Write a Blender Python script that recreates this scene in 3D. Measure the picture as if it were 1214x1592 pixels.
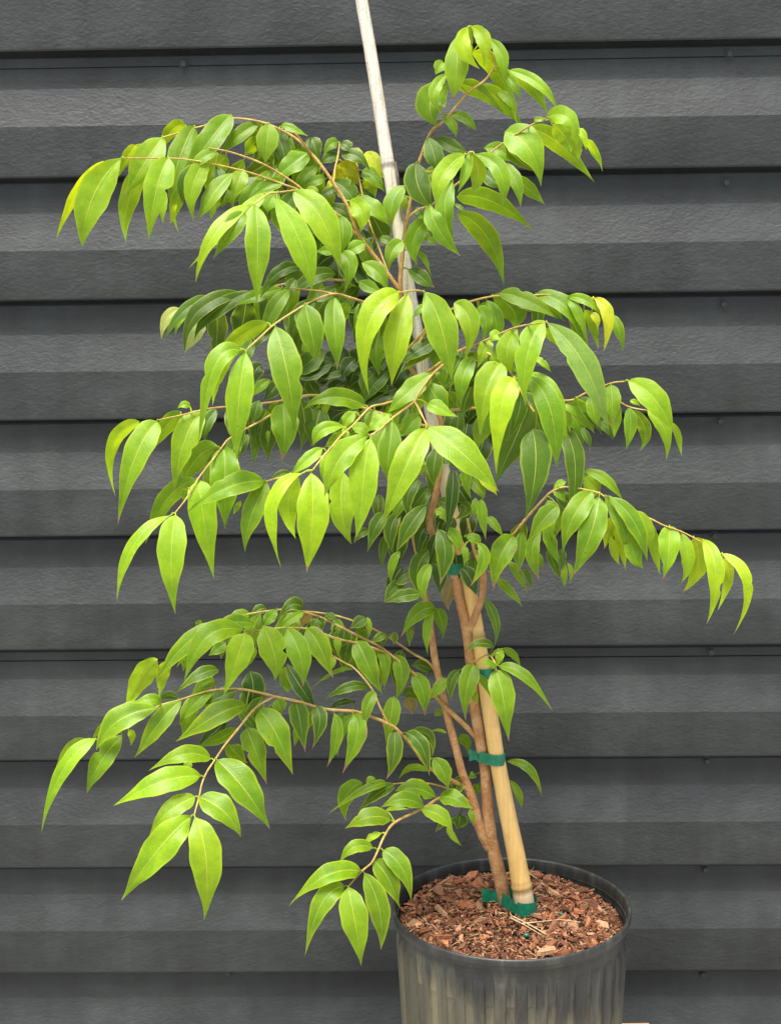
import bpy, bmesh, math, random
from mathutils import Vector, Matrix, noise

for o in list(bpy.data.objects):
    bpy.data.objects.remove(o)
S = bpy.context.scene
COL = S.collection
R = random.Random(11)

# ------------------------------------------------------------------ camera
F, PW, PH = 2200.0, 1214.0, 1592.0          # focal length in picture pixels
PITCH, ROLL, WALL_YAW = math.radians(9.28), math.radians(0.784), math.radians(-1.286)
CAM = Vector((0.0, -1.60, 1.25))
fw = Vector((0, math.cos(PITCH), -math.sin(PITCH)))
up0 = Vector((0, math.sin(PITCH), math.cos(PITCH)))
rt0 = Vector((1, 0, 0))
rt = rt0 * math.cos(ROLL) - up0 * math.sin(ROLL)
up = up0 * math.cos(ROLL) + rt0 * math.sin(ROLL)
cd = bpy.data.cameras.new('camera')
cam = bpy.data.objects.new('camera', cd)
COL.objects.link(cam)
M = Matrix((rt, up, -fw)).transposed().to_4x4()
M.translation = CAM
cam.matrix_world = M
cd.sensor_fit = 'VERTICAL'
cd.sensor_height = 32.0
cd.lens = 32.0 * F / PH
cd.clip_start = 0.05
cd.clip_end = 200
S.camera = cam

# ------------------------------------------------------------------ sky, sun, exposure
SUN_EL, SUN_AZ = math.radians(72), math.radians(200)     # azimuth clockwise from +y: behind and left of the camera
w = bpy.data.worlds.new('World')
S.world = w
w.use_nodes = True
wn = w.node_tree.nodes
sky = wn.new('ShaderNodeTexSky')
sky.sky_type = 'NISHITA'
sky.sun_disc = False
sky.sun_elevation = SUN_EL
sky.sun_rotation = SUN_AZ
sky.air_density = 1.0
sky.dust_density = 4.0
sky.ozone_density = 0.6
bg = wn['Background']
bg.inputs['Strength'].default_value = 0.08
w.node_tree.links.new(sky.outputs[0], bg.inputs['Color'])
sd = bpy.data.lights.new('sun', 'SUN')
sd.energy = 2.6
sd.angle = math.radians(30)
sd.color = (1.0, 0.96, 0.9)
sun = bpy.data.objects.new('sun', sd)
COL.objects.link(sun)
to_sun = Vector((math.sin(SUN_AZ) * math.cos(SUN_EL), math.cos(SUN_AZ) * math.cos(SUN_EL), math.sin(SUN_EL)))
sun.rotation_euler = to_sun.to_track_quat('Z', 'Y').to_euler()
sun.location = to_sun * 5
S.view_settings.view_transform = 'Standard'
S.view_settings.look = 'None'
S.view_settings.exposure = 1.72
S.view_settings.gamma = 1.0
S.view_settings.use_curve_mapping = False
S.cycles.max_bounces = 10
S.cycles.transmission_bounces = 8
S.cycles.use_denoising = True


def ray(px, py):
    return fw + rt * ((px - PW / 2) / F) + up * ((PH / 2 - py) / F)


def at(px, py, off=0.0):
    """the point seen at a picture position, 'off' metres nearer than the plane through the pot"""
    d = ray(px, py)
    return CAM + d * ((0.0 - off - CAM.y) / d.y)


def on_z(px, py, z):
    d = ray(px, py)
    return CAM + d * ((z - CAM.z) / d.z)


# ------------------------------------------------------------------ helpers
def link(o, parent=None):
    COL.objects.link(o)
    if parent is not None:
        o.parent = parent
    return o


def empty(name, loc, label, cat, group=None):
    o = bpy.data.objects.new(name, None)
    o.location = loc
    o.empty_display_size = 0.05
    COL.objects.link(o)
    tag(o, label, cat, group)
    return o


def tag(o, label=None, cat=None, group=None, kind=None):
    for k, v in (('label', label), ('category', cat), ('group', group), ('kind', kind)):
        if v:
            o[k] = v
    return o


class MB:
    """collects verts and faces (optionally a colour and a uv per vertex)"""

    def __init__(s):
        s.v, s.f, s.c, s.uv = [], [], [], []

    def add(s, verts, faces, col=None, uvs=None):
        b = len(s.v)
        s.v += [tuple(x) for x in verts]
        s.f += [tuple(b + i for i in f) for f in faces]
        s.c += [col or (1, 1, 1, 1)] * len(verts)
        s.uv += uvs if uvs else [(0.5, 0.5)] * len(verts)

    def build(s, name, mat, parent=None, origin=None, smooth=True, sharp=None, attr=False):
        me = bpy.data.meshes.new(name)
        off = Vector(origin) if origin is not None else Vector((0, 0, 0))
        me.from_pydata([tuple(Vector(p) - off) for p in s.v], [], s.f)
        if attr:
            ca = me.color_attributes.new('tint', 'FLOAT_COLOR', 'POINT')
            for i, c in enumerate(s.c):
                ca.data[i].color = c
            ul = me.uv_layers.new(name='UVMap')
            for lp in me.loops:
                ul.data[lp.index].uv = s.uv[lp.vertex_index]
        me.materials.append(mat)
        if smooth:
            me.polygons.foreach_set('use_smooth', [True] * len(me.polygons))
            if sharp:
                me.set_sharp_from_angle(angle=math.radians(sharp))
        me.update()
        o = bpy.data.objects.new(name, me)
        link(o, parent)
        return o


def smooth_path(pts, n=5):
    """Catmull-Rom through tuples"""
    out = []
    for i in range(len(pts) - 1):
        p0, p1, p2, p3 = pts[max(i - 1, 0)], pts[i], pts[i + 1], pts[min(i + 2, len(pts) - 1)]
        for k in range(n):
            t = k / n
            out.append(tuple(0.5 * (2 * b + (c - a) * t + (2 * a - 5 * b + 4 * c - d) * t * t + (3 * b - a - 3 * c + d) * t ** 3)
                             for a, b, c, d in zip(p0, p1, p2, p3)))
    out.append(tuple(pts[-1]))
    return out


def tube(mb, pts, rad, seg=10, bump=0.0, cap=True, col=None, seed=0):
    n = len(pts)
    verts, faces, uvs = [], [], []
    prev = None
    L = 0
    for i, p in enumerate(pts):
        t = (pts[min(i + 1, n - 1)] - pts[max(i - 1, 0)]).normalized()
        a = prev if prev is not None else (Vector((1, 0, 0)) if abs(t.x) < .8 else Vector((0, 1, 0)))
        a = (a - t * a.dot(t)).normalized()
        prev = a
        b = t.cross(a)
        if i:
            L += (p - pts[i - 1]).length
        for k in range(seg):
            th = 2 * math.pi * k / seg
            r = rad[i]
            if bump:
                r *= 1 + bump * noise.noise(Vector((math.cos(th) * 1.3 + seed, math.sin(th) * 1.3, L * 60)))
            verts.append(p + (a * math.cos(th) + b * math.sin(th)) * r)
            uvs.append((k / seg, L))
    for i in range(n - 1):
        for k in range(seg):
            q = (k + 1) % seg
            faces.append((i * seg + k, i * seg + q, (i + 1) * seg + q, (i + 1) * seg + k))
    if cap:
        faces.append(tuple(range(seg - 1, -1, -1)))
        faces.append(tuple((n - 1) * seg + k for k in range(seg)))
    mb.add(verts, faces, col, uvs)


def px_r(px, p):
    """a radius of px picture pixels at the distance of p, in metres"""
    return px * (p - CAM).dot(fw) / F


# ------------------------------------------------------------------ materials
def mat(name):
    m = bpy.data.materials.new(name)
    m.use_nodes = True
    nt = m.node_tree
    return m, nt, nt.nodes, nt.nodes['Principled BSDF'], nt.links.new


def ramp(N, pos_cols, inter='LINEAR'):
    r = N.new('ShaderNodeValToRGB')
    r.color_ramp.interpolation = inter
    e = r.color_ramp.elements
    while len(e) < len(pos_cols):
        e.new(0.5)
    for el, (p, c) in zip(e, pos_cols):
        el.position = p
        el.color = c if len(c) == 4 else (*c, 1)
    return r


def nz(N, scale, detail=4, rough=0.55, dist=0.0):
    n = N.new('ShaderNodeTexNoise')
    n.inputs['Scale'].default_value = scale
    n.inputs['Detail'].default_value = detail
    n.inputs['Roughness'].default_value = rough
    n.inputs['Distortion'].default_value = dist
    return n


def math_n(N, Lk, op, a, b=None, c=None, clamp=False):
    m = N.new('ShaderNodeMath')
    m.operation = op
    m.use_clamp = clamp
    for i, x in enumerate((a, b, c)):
        if x is None:
            continue
        if isinstance(x, (int, float)):
            m.inputs[i].default_value = x
        else:
            Lk(x, m.inputs[i])
    return m.outputs[0]


def sstep(N, Lk, x, a, b):
    m = N.new('ShaderNodeMapRange')
    m.interpolation_type = 'SMOOTHSTEP'
    Lk(x, m.inputs[0])
    m.inputs[1].default_value = a
    m.inputs[2].default_value = b
    return m.outputs[0]


def mixc(N, Lk, fac, a, b, mode='MIX'):
    m = N.new('ShaderNodeMix')
    m.data_type = 'RGBA'
    m.blend_type = mode
    for i, x in ((0, fac), (6, a), (7, b)):
        if isinstance(x, (int, float)):
            m.inputs[i].default_value = x
        elif isinstance(x, tuple):
            m.inputs[i].default_value = x if len(x) == 4 else (*x, 1)
        else:
            Lk(x, m.inputs[i])
    return m.outputs[2]


def bump(N, Lk, h, strength, dist, normal=None):
    b = N.new('ShaderNodeBump')
    b.inputs['Strength'].default_value = strength
    b.inputs['Distance'].default_value = dist
    Lk(h, b.inputs['Height'])
    if normal is not None:
        Lk(normal, b.inputs['Normal'])
    return b.outputs[0]


def siding_material():
    m, nt, N, P, Lk = mat('dark_siding')
    tc = N.new('ShaderNodeTexCoord')
    mp = N.new('ShaderNodeMapping')
    Lk(tc.outputs['Object'], mp.inputs[0])
    mp.inputs['Scale'].default_value = (0.72, 1, 1.25)
    blot = nz(N, 5.5, 7, 0.62, 0.4)
    Lk(mp.outputs[0], blot.inputs[0])
    blot2 = nz(N, 24, 5, 0.6, 0.2)
    Lk(mp.outputs[0], blot2.inputs[0])
    r1 = ramp(N, [(0.28, (0.0120, 0.0146, 0.0143)), (0.5, (0.0210, 0.0244, 0.0238)), (0.72, (0.0360, 0.0405, 0.0394))])
    Lk(blot.outputs[0], r1.inputs[0])
    r2 = ramp(N, [(0.35, (0.85, 0.84, 0.82)), (0.65, (1.12, 1.12, 1.12))])
    Lk(blot2.outputs[0], r2.inputs[0])
    c = mixc(N, Lk, 1.0, r1.outputs[0], r2.outputs[0], 'MULTIPLY')
    # faint rain streaks
    mps = N.new('ShaderNodeMapping')
    mps.inputs['Scale'].default_value = (26, 26, 2.6)
    Lk(tc.outputs['Object'], mps.inputs[0])
    stk = nz(N, 1.0, 5, 0.65, 0.3)
    Lk(mps.outputs[0], stk.inputs[0])
    c = mixc(N, Lk, 0.8, c, ramp_of(N, Lk, stk.outputs[0], [(0.34, (0.80, 0.80, 0.78)), (0.66, (1.22, 1.22, 1.2))]), 'MULTIPLY')
    # pale scuffs and dust specks
    sp = nz(N, 160, 3, 0.6, 0.6)
    Lk(mp.outputs[0], sp.inputs[0])
    big = nz(N, 9, 2, 0.5)
    Lk(mp.outputs[0], big.inputs[0])
    k = math_n(N, Lk, 'MULTIPLY', sstep(N, Lk, sp.outputs[0], 0.70, 0.78), sstep(N, Lk, big.outputs[0], 0.52, 0.66))
    c = mixc(N, Lk, math_n(N, Lk, 'MULTIPLY', k, 0.6), c, (0.12, 0.123, 0.12))
    Lk(c, P.inputs['Base Color'])
    rr = math_n(N, Lk, 'MULTIPLY_ADD', blot.outputs[0], 0.25, 0.50)
    Lk(rr, P.inputs['Roughness'])
    P.inputs['Specular IOR Level'].default_value = 0.45
    # embossed wrinkled grain
    mp2 = N.new('ShaderNodeMapping')
    Lk(tc.outputs['Object'], mp2.inputs[0])
    mp2.inputs['Scale'].default_value = (0.62, 1.0, 1.0)
    g1 = nz(N, 260, 2, 0.45, 0.35)
    Lk(mp2.outputs[0], g1.inputs[0])
    g2 = nz(N, 120, 2, 0.5, 0.4)
    Lk(mp2.outputs[0], g2.inputs[0])
    h = math_n(N, Lk, 'ADD', math_n(N, Lk, 'MULTIPLY', g1.outputs[0], 0.85), math_n(N, Lk, 'MULTIPLY', g2.outputs[0], 0.8))
    mask = nz(N, 7, 2, 0.5)
    Lk(tc.outputs['Object'], mask.inputs[0])
    h = math_n(N, Lk, 'MULTIPLY', h, math_n(N, Lk, 'MULTIPLY_ADD', mask.outputs[0], 1.0, 0.45))
    Lk(bump(N, Lk, h, 0.40, 0.0020), P.inputs['Normal'])
    return m


def leaf_material():
    m, nt, N, P, Lk = mat('leaf')
    at_ = N.new('ShaderNodeAttribute')
    at_.attribute_name = 'tint'
    uv = N.new('ShaderNodeUVMap')
    uv.uv_map = 'UVMap'
    sx = N.new('ShaderNodeSeparateXYZ')
    Lk(uv.outputs[0], sx.inputs[0])
    u = math_n(N, Lk, 'ABSOLUTE', math_n(N, Lk, 'MULTIPLY_ADD', sx.outputs[0], 2.0, -1.0))
    v = sx.outputs[1]
    geo = N.new('ShaderNodeTexCoord')
    n1 = nz(N, 55, 4, 0.6)
    Lk(geo.outputs['Object'], n1.inputs[0])
    n2 = nz(N, 420, 3, 0.6)
    Lk(geo.outputs['Object'], n2.inputs[0])
    base = mixc(N, Lk, 1.0, at_.outputs['Color'],
                ramp_of(N, Lk, n1.outputs[0], [(0.3, (0.78, 0.84, 0.8)), (0.7, (1.2, 1.14, 1.1))]), 'MULTIPLY')
    base = mixc(N, Lk, 0.5, base,
                ramp_of(N, Lk, n2.outputs[0], [(0.3, (0.8, 0.85, 0.8)), (0.7, (1.15, 1.12, 1.1))]), 'MULTIPLY')
    # side veins
    ph = math_n(N, Lk, 'SUBTRACT', math_n(N, Lk, 'MULTIPLY', v, 26.0), math_n(N, Lk, 'MULTIPLY', math_n(N, Lk, 'POWER', u, 1.3), 3.4))
    ph = math_n(N, Lk, 'ADD', ph, math_n(N, Lk, 'MULTIPLY', n1.outputs[0], 1.2))
    tri = math_n(N, Lk, 'PINGPONG', ph, 0.5)
    side = math_n(N, Lk, 'SUBTRACT', 1.0, sstep(N, Lk, tri, 0.0, 0.14))
    base = mixc(N, Lk, math_n(N, Lk, 'MULTIPLY', side, 0.06), base, (0.42, 0.55, 0.10))
    # yellower margin
    edge = sstep(N, Lk, math_n(N, Lk, 'ADD', u, math_n(N, Lk, 'MULTIPLY', n1.outputs[0], 0.12)), 0.86, 1.04)
    base = mixc(N, Lk, math_n(N, Lk, 'MULTIPLY', edge, 0.42), base, (0.38, 0.50, 0.03))
    flag = math_n(N, Lk, 'GREATER_THAN', at_.outputs['Alpha'], 0.995)
    dryv = math_n(N, Lk, 'SUBTRACT', at_.outputs['Alpha'], flag)
    yel = math_n(N, Lk, 'ADD', math_n(N, Lk, 'MULTIPLY', math_n(N, Lk, 'POWER', u, 1.6), 0.62), math_n(N, Lk, 'MULTIPLY', math_n(N, Lk, 'POWER', v, 3.0), 0.55))
    yel = sstep(N, Lk, math_n(N, Lk, 'ADD', yel, math_n(N, Lk, 'MULTIPLY_ADD', n1.outputs[0], 0.5, -0.25)), 0.38, 0.85)
    base = mixc(N, Lk, math_n(N, Lk, 'MULTIPLY', math_n(N, Lk, 'MULTIPLY', yel, flag), 0.72), base, (0.30, 0.40, 0.012))
    # midrib
    wd = math_n(N, Lk, 'MULTIPLY_ADD', math_n(N, Lk, 'SUBTRACT', 1.0, v), 0.026, 0.014)
    mid = math_n(N, Lk, 'SUBTRACT', 1.0, sstep(N, Lk, math_n(N, Lk, 'DIVIDE', u, wd), 0.55, 1.25))
    base = mixc(N, Lk, math_n(N, Lk, 'MULTIPLY', mid, 0.7), base, (0.50, 0.56, 0.12))
    # a few brown spots and the dry tip; alpha of the tint says how much of the tip is dry
    sp = nz(N, 130, 2, 0.5)
    Lk(geo.outputs['Object'], sp.inputs[0])
    spots = math_n(N, Lk, 'MULTIPLY', sstep(N, Lk, sp.outputs[0], 0.745, 0.79), 0.6)
    base = mixc(N, Lk, spots, base, (0.10, 0.055, 0.015))
    tipx = math_n(N, Lk, 'ADD', v, math_n(N, Lk, 'MULTIPLY', math_n(N, Lk, 'SUBTRACT', n1.outputs[0], 0.5), 0.18))
    tipx = math_n(N, Lk, 'ADD', tipx, math_n(N, Lk, 'MULTIPLY', math_n(N, Lk, 'POWER', u, 4.0), 0.02))
    thr = math_n(N, Lk, 'MULTIPLY_ADD', dryv, -0.16, 1.0)
    k = sstep(N, Lk, math_n(N, Lk, 'SUBTRACT', tipx, thr), -0.01, 0.02)
    pn = nz(N, 60, 3, 0.55)
    Lk(geo.outputs['Object'], pn.inputs[0])
    patch = math_n(N, Lk, 'MULTIPLY', sstep(N, Lk, pn.outputs[0], 0.62, 0.65), sstep(N, Lk, math_n(N, Lk, 'ADD', u, math_n(N, Lk, 'MULTIPLY', n2.outputs[0], 0.2)), 0.90, 0.97))
    patch = math_n(N, Lk, 'MULTIPLY', patch, math_n(N, Lk, 'GREATER_THAN', dryv, 0.3))
    k = math_n(N, Lk, 'MAXIMUM', k, patch)
    brown = mixc(N, Lk, n2.outputs[0], (0.17, 0.08, 0.035), (0.50, 0.35, 0.25))
    base = mixc(N, Lk, k, base, brown)
    Lk(base, P.inputs['Base Color'])
    rg = math_n(N, Lk, 'MULTIPLY_ADD', n1.outputs[0], 0.24, 0.27)
    Lk(rg, P.inputs['Roughness'])
    P.inputs['Specular IOR Level'].default_value = 0.33
    hgt = math_n(N, Lk, 'ADD', math_n(N, Lk, 'MULTIPLY', side, -0.13), math_n(N, Lk, 'MULTIPLY', n1.outputs[0], 1.6))
    hgt = math_n(N, Lk, 'ADD', hgt, math_n(N, Lk, 'MULTIPLY', mid, -0.5))
    nb = bump(N, Lk, hgt, 0.35, 0.0016)
    Lk(nb, P.inputs['Normal'])
    tr = N.new('ShaderNodeBsdfTranslucent')
    tcol = mixc(N, Lk, 1.0, base, (2.1, 1.65, 0.4), 'MULTIPLY')
    Lk(tcol, tr.inputs[0])
    mx = N.new('ShaderNodeMixShader')
    mx.inputs[0].default_value = 0.44
    Lk(P.outputs[0], mx.inputs[1])
    Lk(tr.outputs[0], mx.inputs[2])
    Lk(mx.outputs[0], N['Material Output'].inputs[0])
    return m


def ramp_of(N, Lk, x, pc):
    r = ramp(N, pc)
    Lk(x, r.inputs[0])
    return r.outputs[0]


def bark_material():
    m, nt, N, P, Lk = mat('bark')
    tc = N.new('ShaderNodeTexCoord')
    n = nz(N, 55, 7, 0.7, 0.3)
    Lk(tc.outputs['Object'], n.inputs[0])
    n2 = nz(N, 330, 4, 0.65)
    Lk(tc.outputs['Object'], n2.inputs[0])
    c = ramp_of(N, Lk, n.outputs[0], [(0.3, (0.26, 0.120, 0.045)), (0.5, (0.44, 0.225, 0.090)), (0.68, (0.57, 0.36, 0.18))])
    c = mixc(N, Lk, sstep(N, Lk, n2.outputs[0], 0.62, 0.75), c, (0.42, 0.32, 0.24))
    at_ = N.new('ShaderNodeAttribute')
    at_.attribute_name = 'tint'
    c = mixc(N, Lk, 1.0, c, at_.outputs['Color'], 'MULTIPLY')
    Lk(c, P.inputs['Base Color'])
    P.inputs['Roughness'].default_value = 0.75
    P.inputs['Specular IOR Level'].default_value = 0.25
    Lk(bump(N, Lk, math_n(N, Lk, 'ADD', n2.outputs[0], n.outputs[0]), 0.8, 0.0025), P.inputs['Normal'])
    return m


def bamboo_material():
    m, nt, N, P, Lk = mat('bamboo')
    tc = N.new('ShaderNodeTexCoord')
    sx = N.new('ShaderNodeSeparateXYZ')
    Lk(tc.outputs['Object'], sx.inputs[0])
    mp = N.new('ShaderNodeMapping')
    mp.inputs['Scale'].default_value = (330, 330, 9)
    Lk(tc.outputs['Object'], mp.inputs[0])
    fib = nz(N, 1.0, 5, 0.6)
    Lk(mp.outputs[0], fib.inputs[0])
    blot = nz(N, 30, 5, 0.6)
    Lk(tc.outputs['Object'], blot.inputs[0])
    spk = nz(N, 330, 3, 0.7)
    Lk(tc.outputs['Object'], spk.inputs[0])
    yel = ramp_of(N, Lk, fib.outputs[0], [(0.25, (0.52, 0.315, 0.092)), (0.5, (0.61, 0.40, 0.138)), (0.78, (0.68, 0.485, 0.205))])
    yel = mixc(N, Lk, math_n(N, Lk, 'MULTIPLY', sstep(N, Lk, blot.outputs[0], 0.5, 0.75), 0.55), yel, (0.40, 0.24, 0.08))
    gry = ramp_of(N, Lk, fib.outputs[0], [(0.3, (0.40, 0.36, 0.29)), (0.5, (0.62, 0.58, 0.49)), (0.75, (0.72, 0.69, 0.61))])
    gry = mixc(N, Lk, math_n(N, Lk, 'MULTIPLY', sstep(N, Lk, spk.outputs[0], 0.56, 0.68), 0.65), gry, (0.22, 0.18, 0.13))
    # weathered grey towards the top end of the stake (object z), where it stands out in the weather
    k = sstep(N, Lk, math_n(N, Lk, 'ADD', sx.outputs[2], math_n(N, Lk, 'MULTIPLY', blot.outputs[0], 0.12)), 0.50, 0.66)
    c = mixc(N, Lk, k, yel, gry)
    at_ = N.new('ShaderNodeAttribute')
    at_.attribute_name = 'tint'
    c = mixc(N, Lk, 1.0, c, at_.outputs['Color'], 'MULTIPLY')
    Lk(c, P.inputs['Base Color'])
    P.inputs['Roughness'].default_value = 0.5
    Lk(bump(N, Lk, fib.outputs[0], 0.25, 0.0012), P.inputs['Normal'])
    return m


def pot_material():
    m, nt, N, P, Lk = mat('black_plastic')
    tc = N.new('ShaderNodeTexCoord')
    sx = N.new('ShaderNodeSeparateXYZ')
    Lk(tc.outputs['Object'], sx.inputs[0])
    mp = N.new('ShaderNodeMapping')
    mp.inputs['Scale'].default_value = (1, 1, 0.16)
    Lk(tc.outputs['Object'], mp.inputs[0])
    d1 = nz(N, 62, 8, 0.7, 0.2)
    Lk(mp.outputs[0], d1.inputs[0])
    d2 = nz(N, 300, 4, 0.7)
    Lk(tc.outputs['Object'], d2.inputs[0])
    d3 = nz(N, 12, 3, 0.5)
    Lk(tc.outputs['Object'], d3.inputs[0])
    blk = ramp_of(N, Lk, d1.outputs[0], [(0.3, (0.009, 0.010, 0.009)), (0.52, (0.022, 0.0235, 0.020)), (0.72, (0.065, 0.064, 0.050))])
    # dried soil splash, heavier low down and on the left
    low = sstep(N, Lk, math_n(N, Lk, 'MULTIPLY_ADD', sx.outputs[2], -1.0, math_n(N, Lk, 'MULTIPLY', sx.outputs[0], -0.30)), 0.015, 0.11)
    dm = math_n(N, Lk, 'ADD', math_n(N, Lk, 'MULTIPLY', d1.outputs[0], 1.0), math_n(N, Lk, 'MULTIPLY', low, 0.42))
    k = math_n(N, Lk, 'MULTIPLY', sstep(N, Lk, dm, 0.55, 0.92), low)
    soilc = mixc(N, Lk, d2.outputs[0], (0.17, 0.14, 0.068), (0.38, 0.33, 0.19))
    at_ = N.new('ShaderNodeAttribute')
    at_.attribute_name = 'tint'
    k = math_n(N, Lk, 'MULTIPLY', k, math_n(N, Lk, 'MULTIPLY_ADD', at_.outputs['Fac'], 1.0, 0.22), clamp=True)
    c = mixc(N, Lk, math_n(N, Lk, 'MULTIPLY', k, 0.66), blk, soilc)
    fl = sstep(N, Lk, d2.outputs[0], 0.69, 0.76)
    c = mixc(N, Lk, math_n(N, Lk, 'MULTIPLY', fl, 0.5), c, (0.28, 0.26, 0.22))
    Lk(c, P.inputs['Base Color'])
    rr = math_n(N, Lk, 'MULTIPLY_ADD', d3.outputs[0], 0.3, math_n(N, Lk, 'MULTIPLY_ADD', k, 0.35, 0.34))
    Lk(rr, P.inputs['Roughness'])
    P.inputs['Specular IOR Level'].default_value = 0.5
    Lk(bump(N, Lk, d2.outputs[0], 0.15, 0.001), P.inputs['Normal'])
    return m


def tint_material(name, rough=0.8, spec=0.25):
    m, nt, N, P, Lk = mat(name)
    at_ = N.new('ShaderNodeAttribute')
    at_.attribute_name = 'tint'
    tc = N.new('ShaderNodeTexCoord')
    n = nz(N, 260, 4, 0.65)
    Lk(tc.outputs['Object'], n.inputs[0])
    c = mixc(N, Lk, 1.0, at_.outputs['Color'], ramp_of(N, Lk, n.outputs[0], [(0.3, (0.62, 0.6, 0.58)), (0.7, (1.3, 1.3, 1.3))]), 'MULTIPLY')
    Lk(c, P.inputs['Base Color'])
    P.inputs['Roughness'].default_value = rough
    P.inputs['Specular IOR Level'].default_value = spec
    Lk(bump(N, Lk, n.outputs[0], 0.6, 0.0015), P.inputs['Normal'])
    return m


def tape_material():
    m, nt, N, P, Lk = mat('green_tape')
    tc = N.new('ShaderNodeTexCoord')
    n = nz(N, 120, 3, 0.6)
    Lk(tc.outputs['Object'], n.inputs[0])
    c = ramp_of(N, Lk, n.outputs[0], [(0.3, (0.003, 0.13, 0.068)), (0.7, (0.012, 0.23, 0.125))])
    Lk(c, P.inputs['Base Color'])
    P.inputs['Roughness'].default_value = 0.38
    Lk(bump(N, Lk, n.outputs[0], 0.3, 0.002), P.inputs['Normal'])
    tr = N.new('ShaderNodeBsdfTranslucent')
    tr.inputs[0].default_value = (0.01, 0.28, 0.17, 1)
    mx = N.new('ShaderNodeMixShader')
    mx.inputs[0].default_value = 0.2
    Lk(P.outputs[0], mx.inputs[1])
    Lk(tr.outputs[0], mx.inputs[2])
    Lk(mx.outputs[0], N['Material Output'].inputs[0])
    return m


def wood_material():
    m, nt, N, P, Lk = mat('raw_wood')
    tc = N.new('ShaderNodeTexCoord')
    mp = N.new('ShaderNodeMapping')
    mp.inputs['Scale'].default_value = (4, 60, 60)
    Lk(tc.outputs['Object'], mp.inputs[0])
    n = nz(N, 1.0, 5, 0.6, 0.5)
    Lk(mp.outputs[0], n.inputs[0])
    Lk(ramp_of(N, Lk, n.outputs[0], [(0.3, (0.27, 0.165, 0.07)), (0.7, (0.40, 0.27, 0.13))]), P.inputs['Base Color'])
    P.inputs['Roughness'].default_value = 0.7
    Lk(bump(N, Lk, n.outputs[0], 0.2, 0.001), P.inputs['Normal'])
    return m


def concrete_material():
    m, nt, N, P, Lk = mat('concrete')
    tc = N.new('ShaderNodeTexCoord')
    n = nz(N, 6, 8, 0.65)
    Lk(tc.outputs['Object'], n.inputs[0])
    Lk(ramp_of(N, Lk, n.outputs[0], [(0.3, (0.22, 0.21, 0.19)), (0.7, (0.36, 0.35, 0.32))]), P.inputs['Base Color'])
    P.inputs['Roughness'].default_value = 0.9
    return m


M_SIDING, M_LEAF, M_BARK, M_BAMBOO = siding_material(), leaf_material(), bark_material(), bamboo_material()
M_POT, M_MULCH, M_TAPE, M_WOOD, M_CONC = pot_material(), tint_material('mulch'), tape_material(), wood_material(), concrete_material()
M_SCREW = tint_material('dark_metal', 0.45, 0.5)
M_SCREW.node_tree.nodes['Principled BSDF'].inputs['Base Color'].default_value = (0.02, 0.021, 0.021, 1)
M_SCREW.node_tree.links.remove(M_SCREW.node_tree.nodes['Principled BSDF'].inputs['Base Color'].links[0])
M_STRAW = tint_material('straw', 0.7)
M_BEAD = tint_material('coated_bead', 0.3, 0.5)

# ------------------------------------------------------------------ ground
RIM = at(794, 1406)                        # centre of the pot's mouth
ROUT = px_r(184.5, RIM)
POT_H = 0.272
Z0 = RIM.z - POT_H                         # the pot's foot
GZ = Z0 - 0.20                             # the ground
mb = MB()
mb.add([(-60, -60, GZ), (60, -60, GZ), (60, 60, GZ), (-60, 60, GZ)], [(0, 1, 2, 3)])
tag(mb.build('ground', M_CONC, smooth=False), kind='structure')

# ------------------------------------------------------------------ siding wall
WALL_D = 1.976
H = 0.16514
ZL0 = 0.3095 + CAM.z                      # height of the topmost lap in view
wall = empty('siding_wall', (0, CAM.y + WALL_D, GZ), 'dark charcoal lap siding wall with embossed grain behind the potted tree', 'wall')
wall.rotation_euler = (0, 0, WALL_YAW)
bpy.context.view_layer.update()
WM = wall.matrix_world.copy()
WI = WM.inverted()


def on_wall(px, py, depth):
    """wall coordinates of the point of the siding face seen at a picture position"""
    d = WI.to_3x3() @ ray(px, py)
    c = WI @ CAM
    return c + d * ((-depth - c.y) / d.y)


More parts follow.
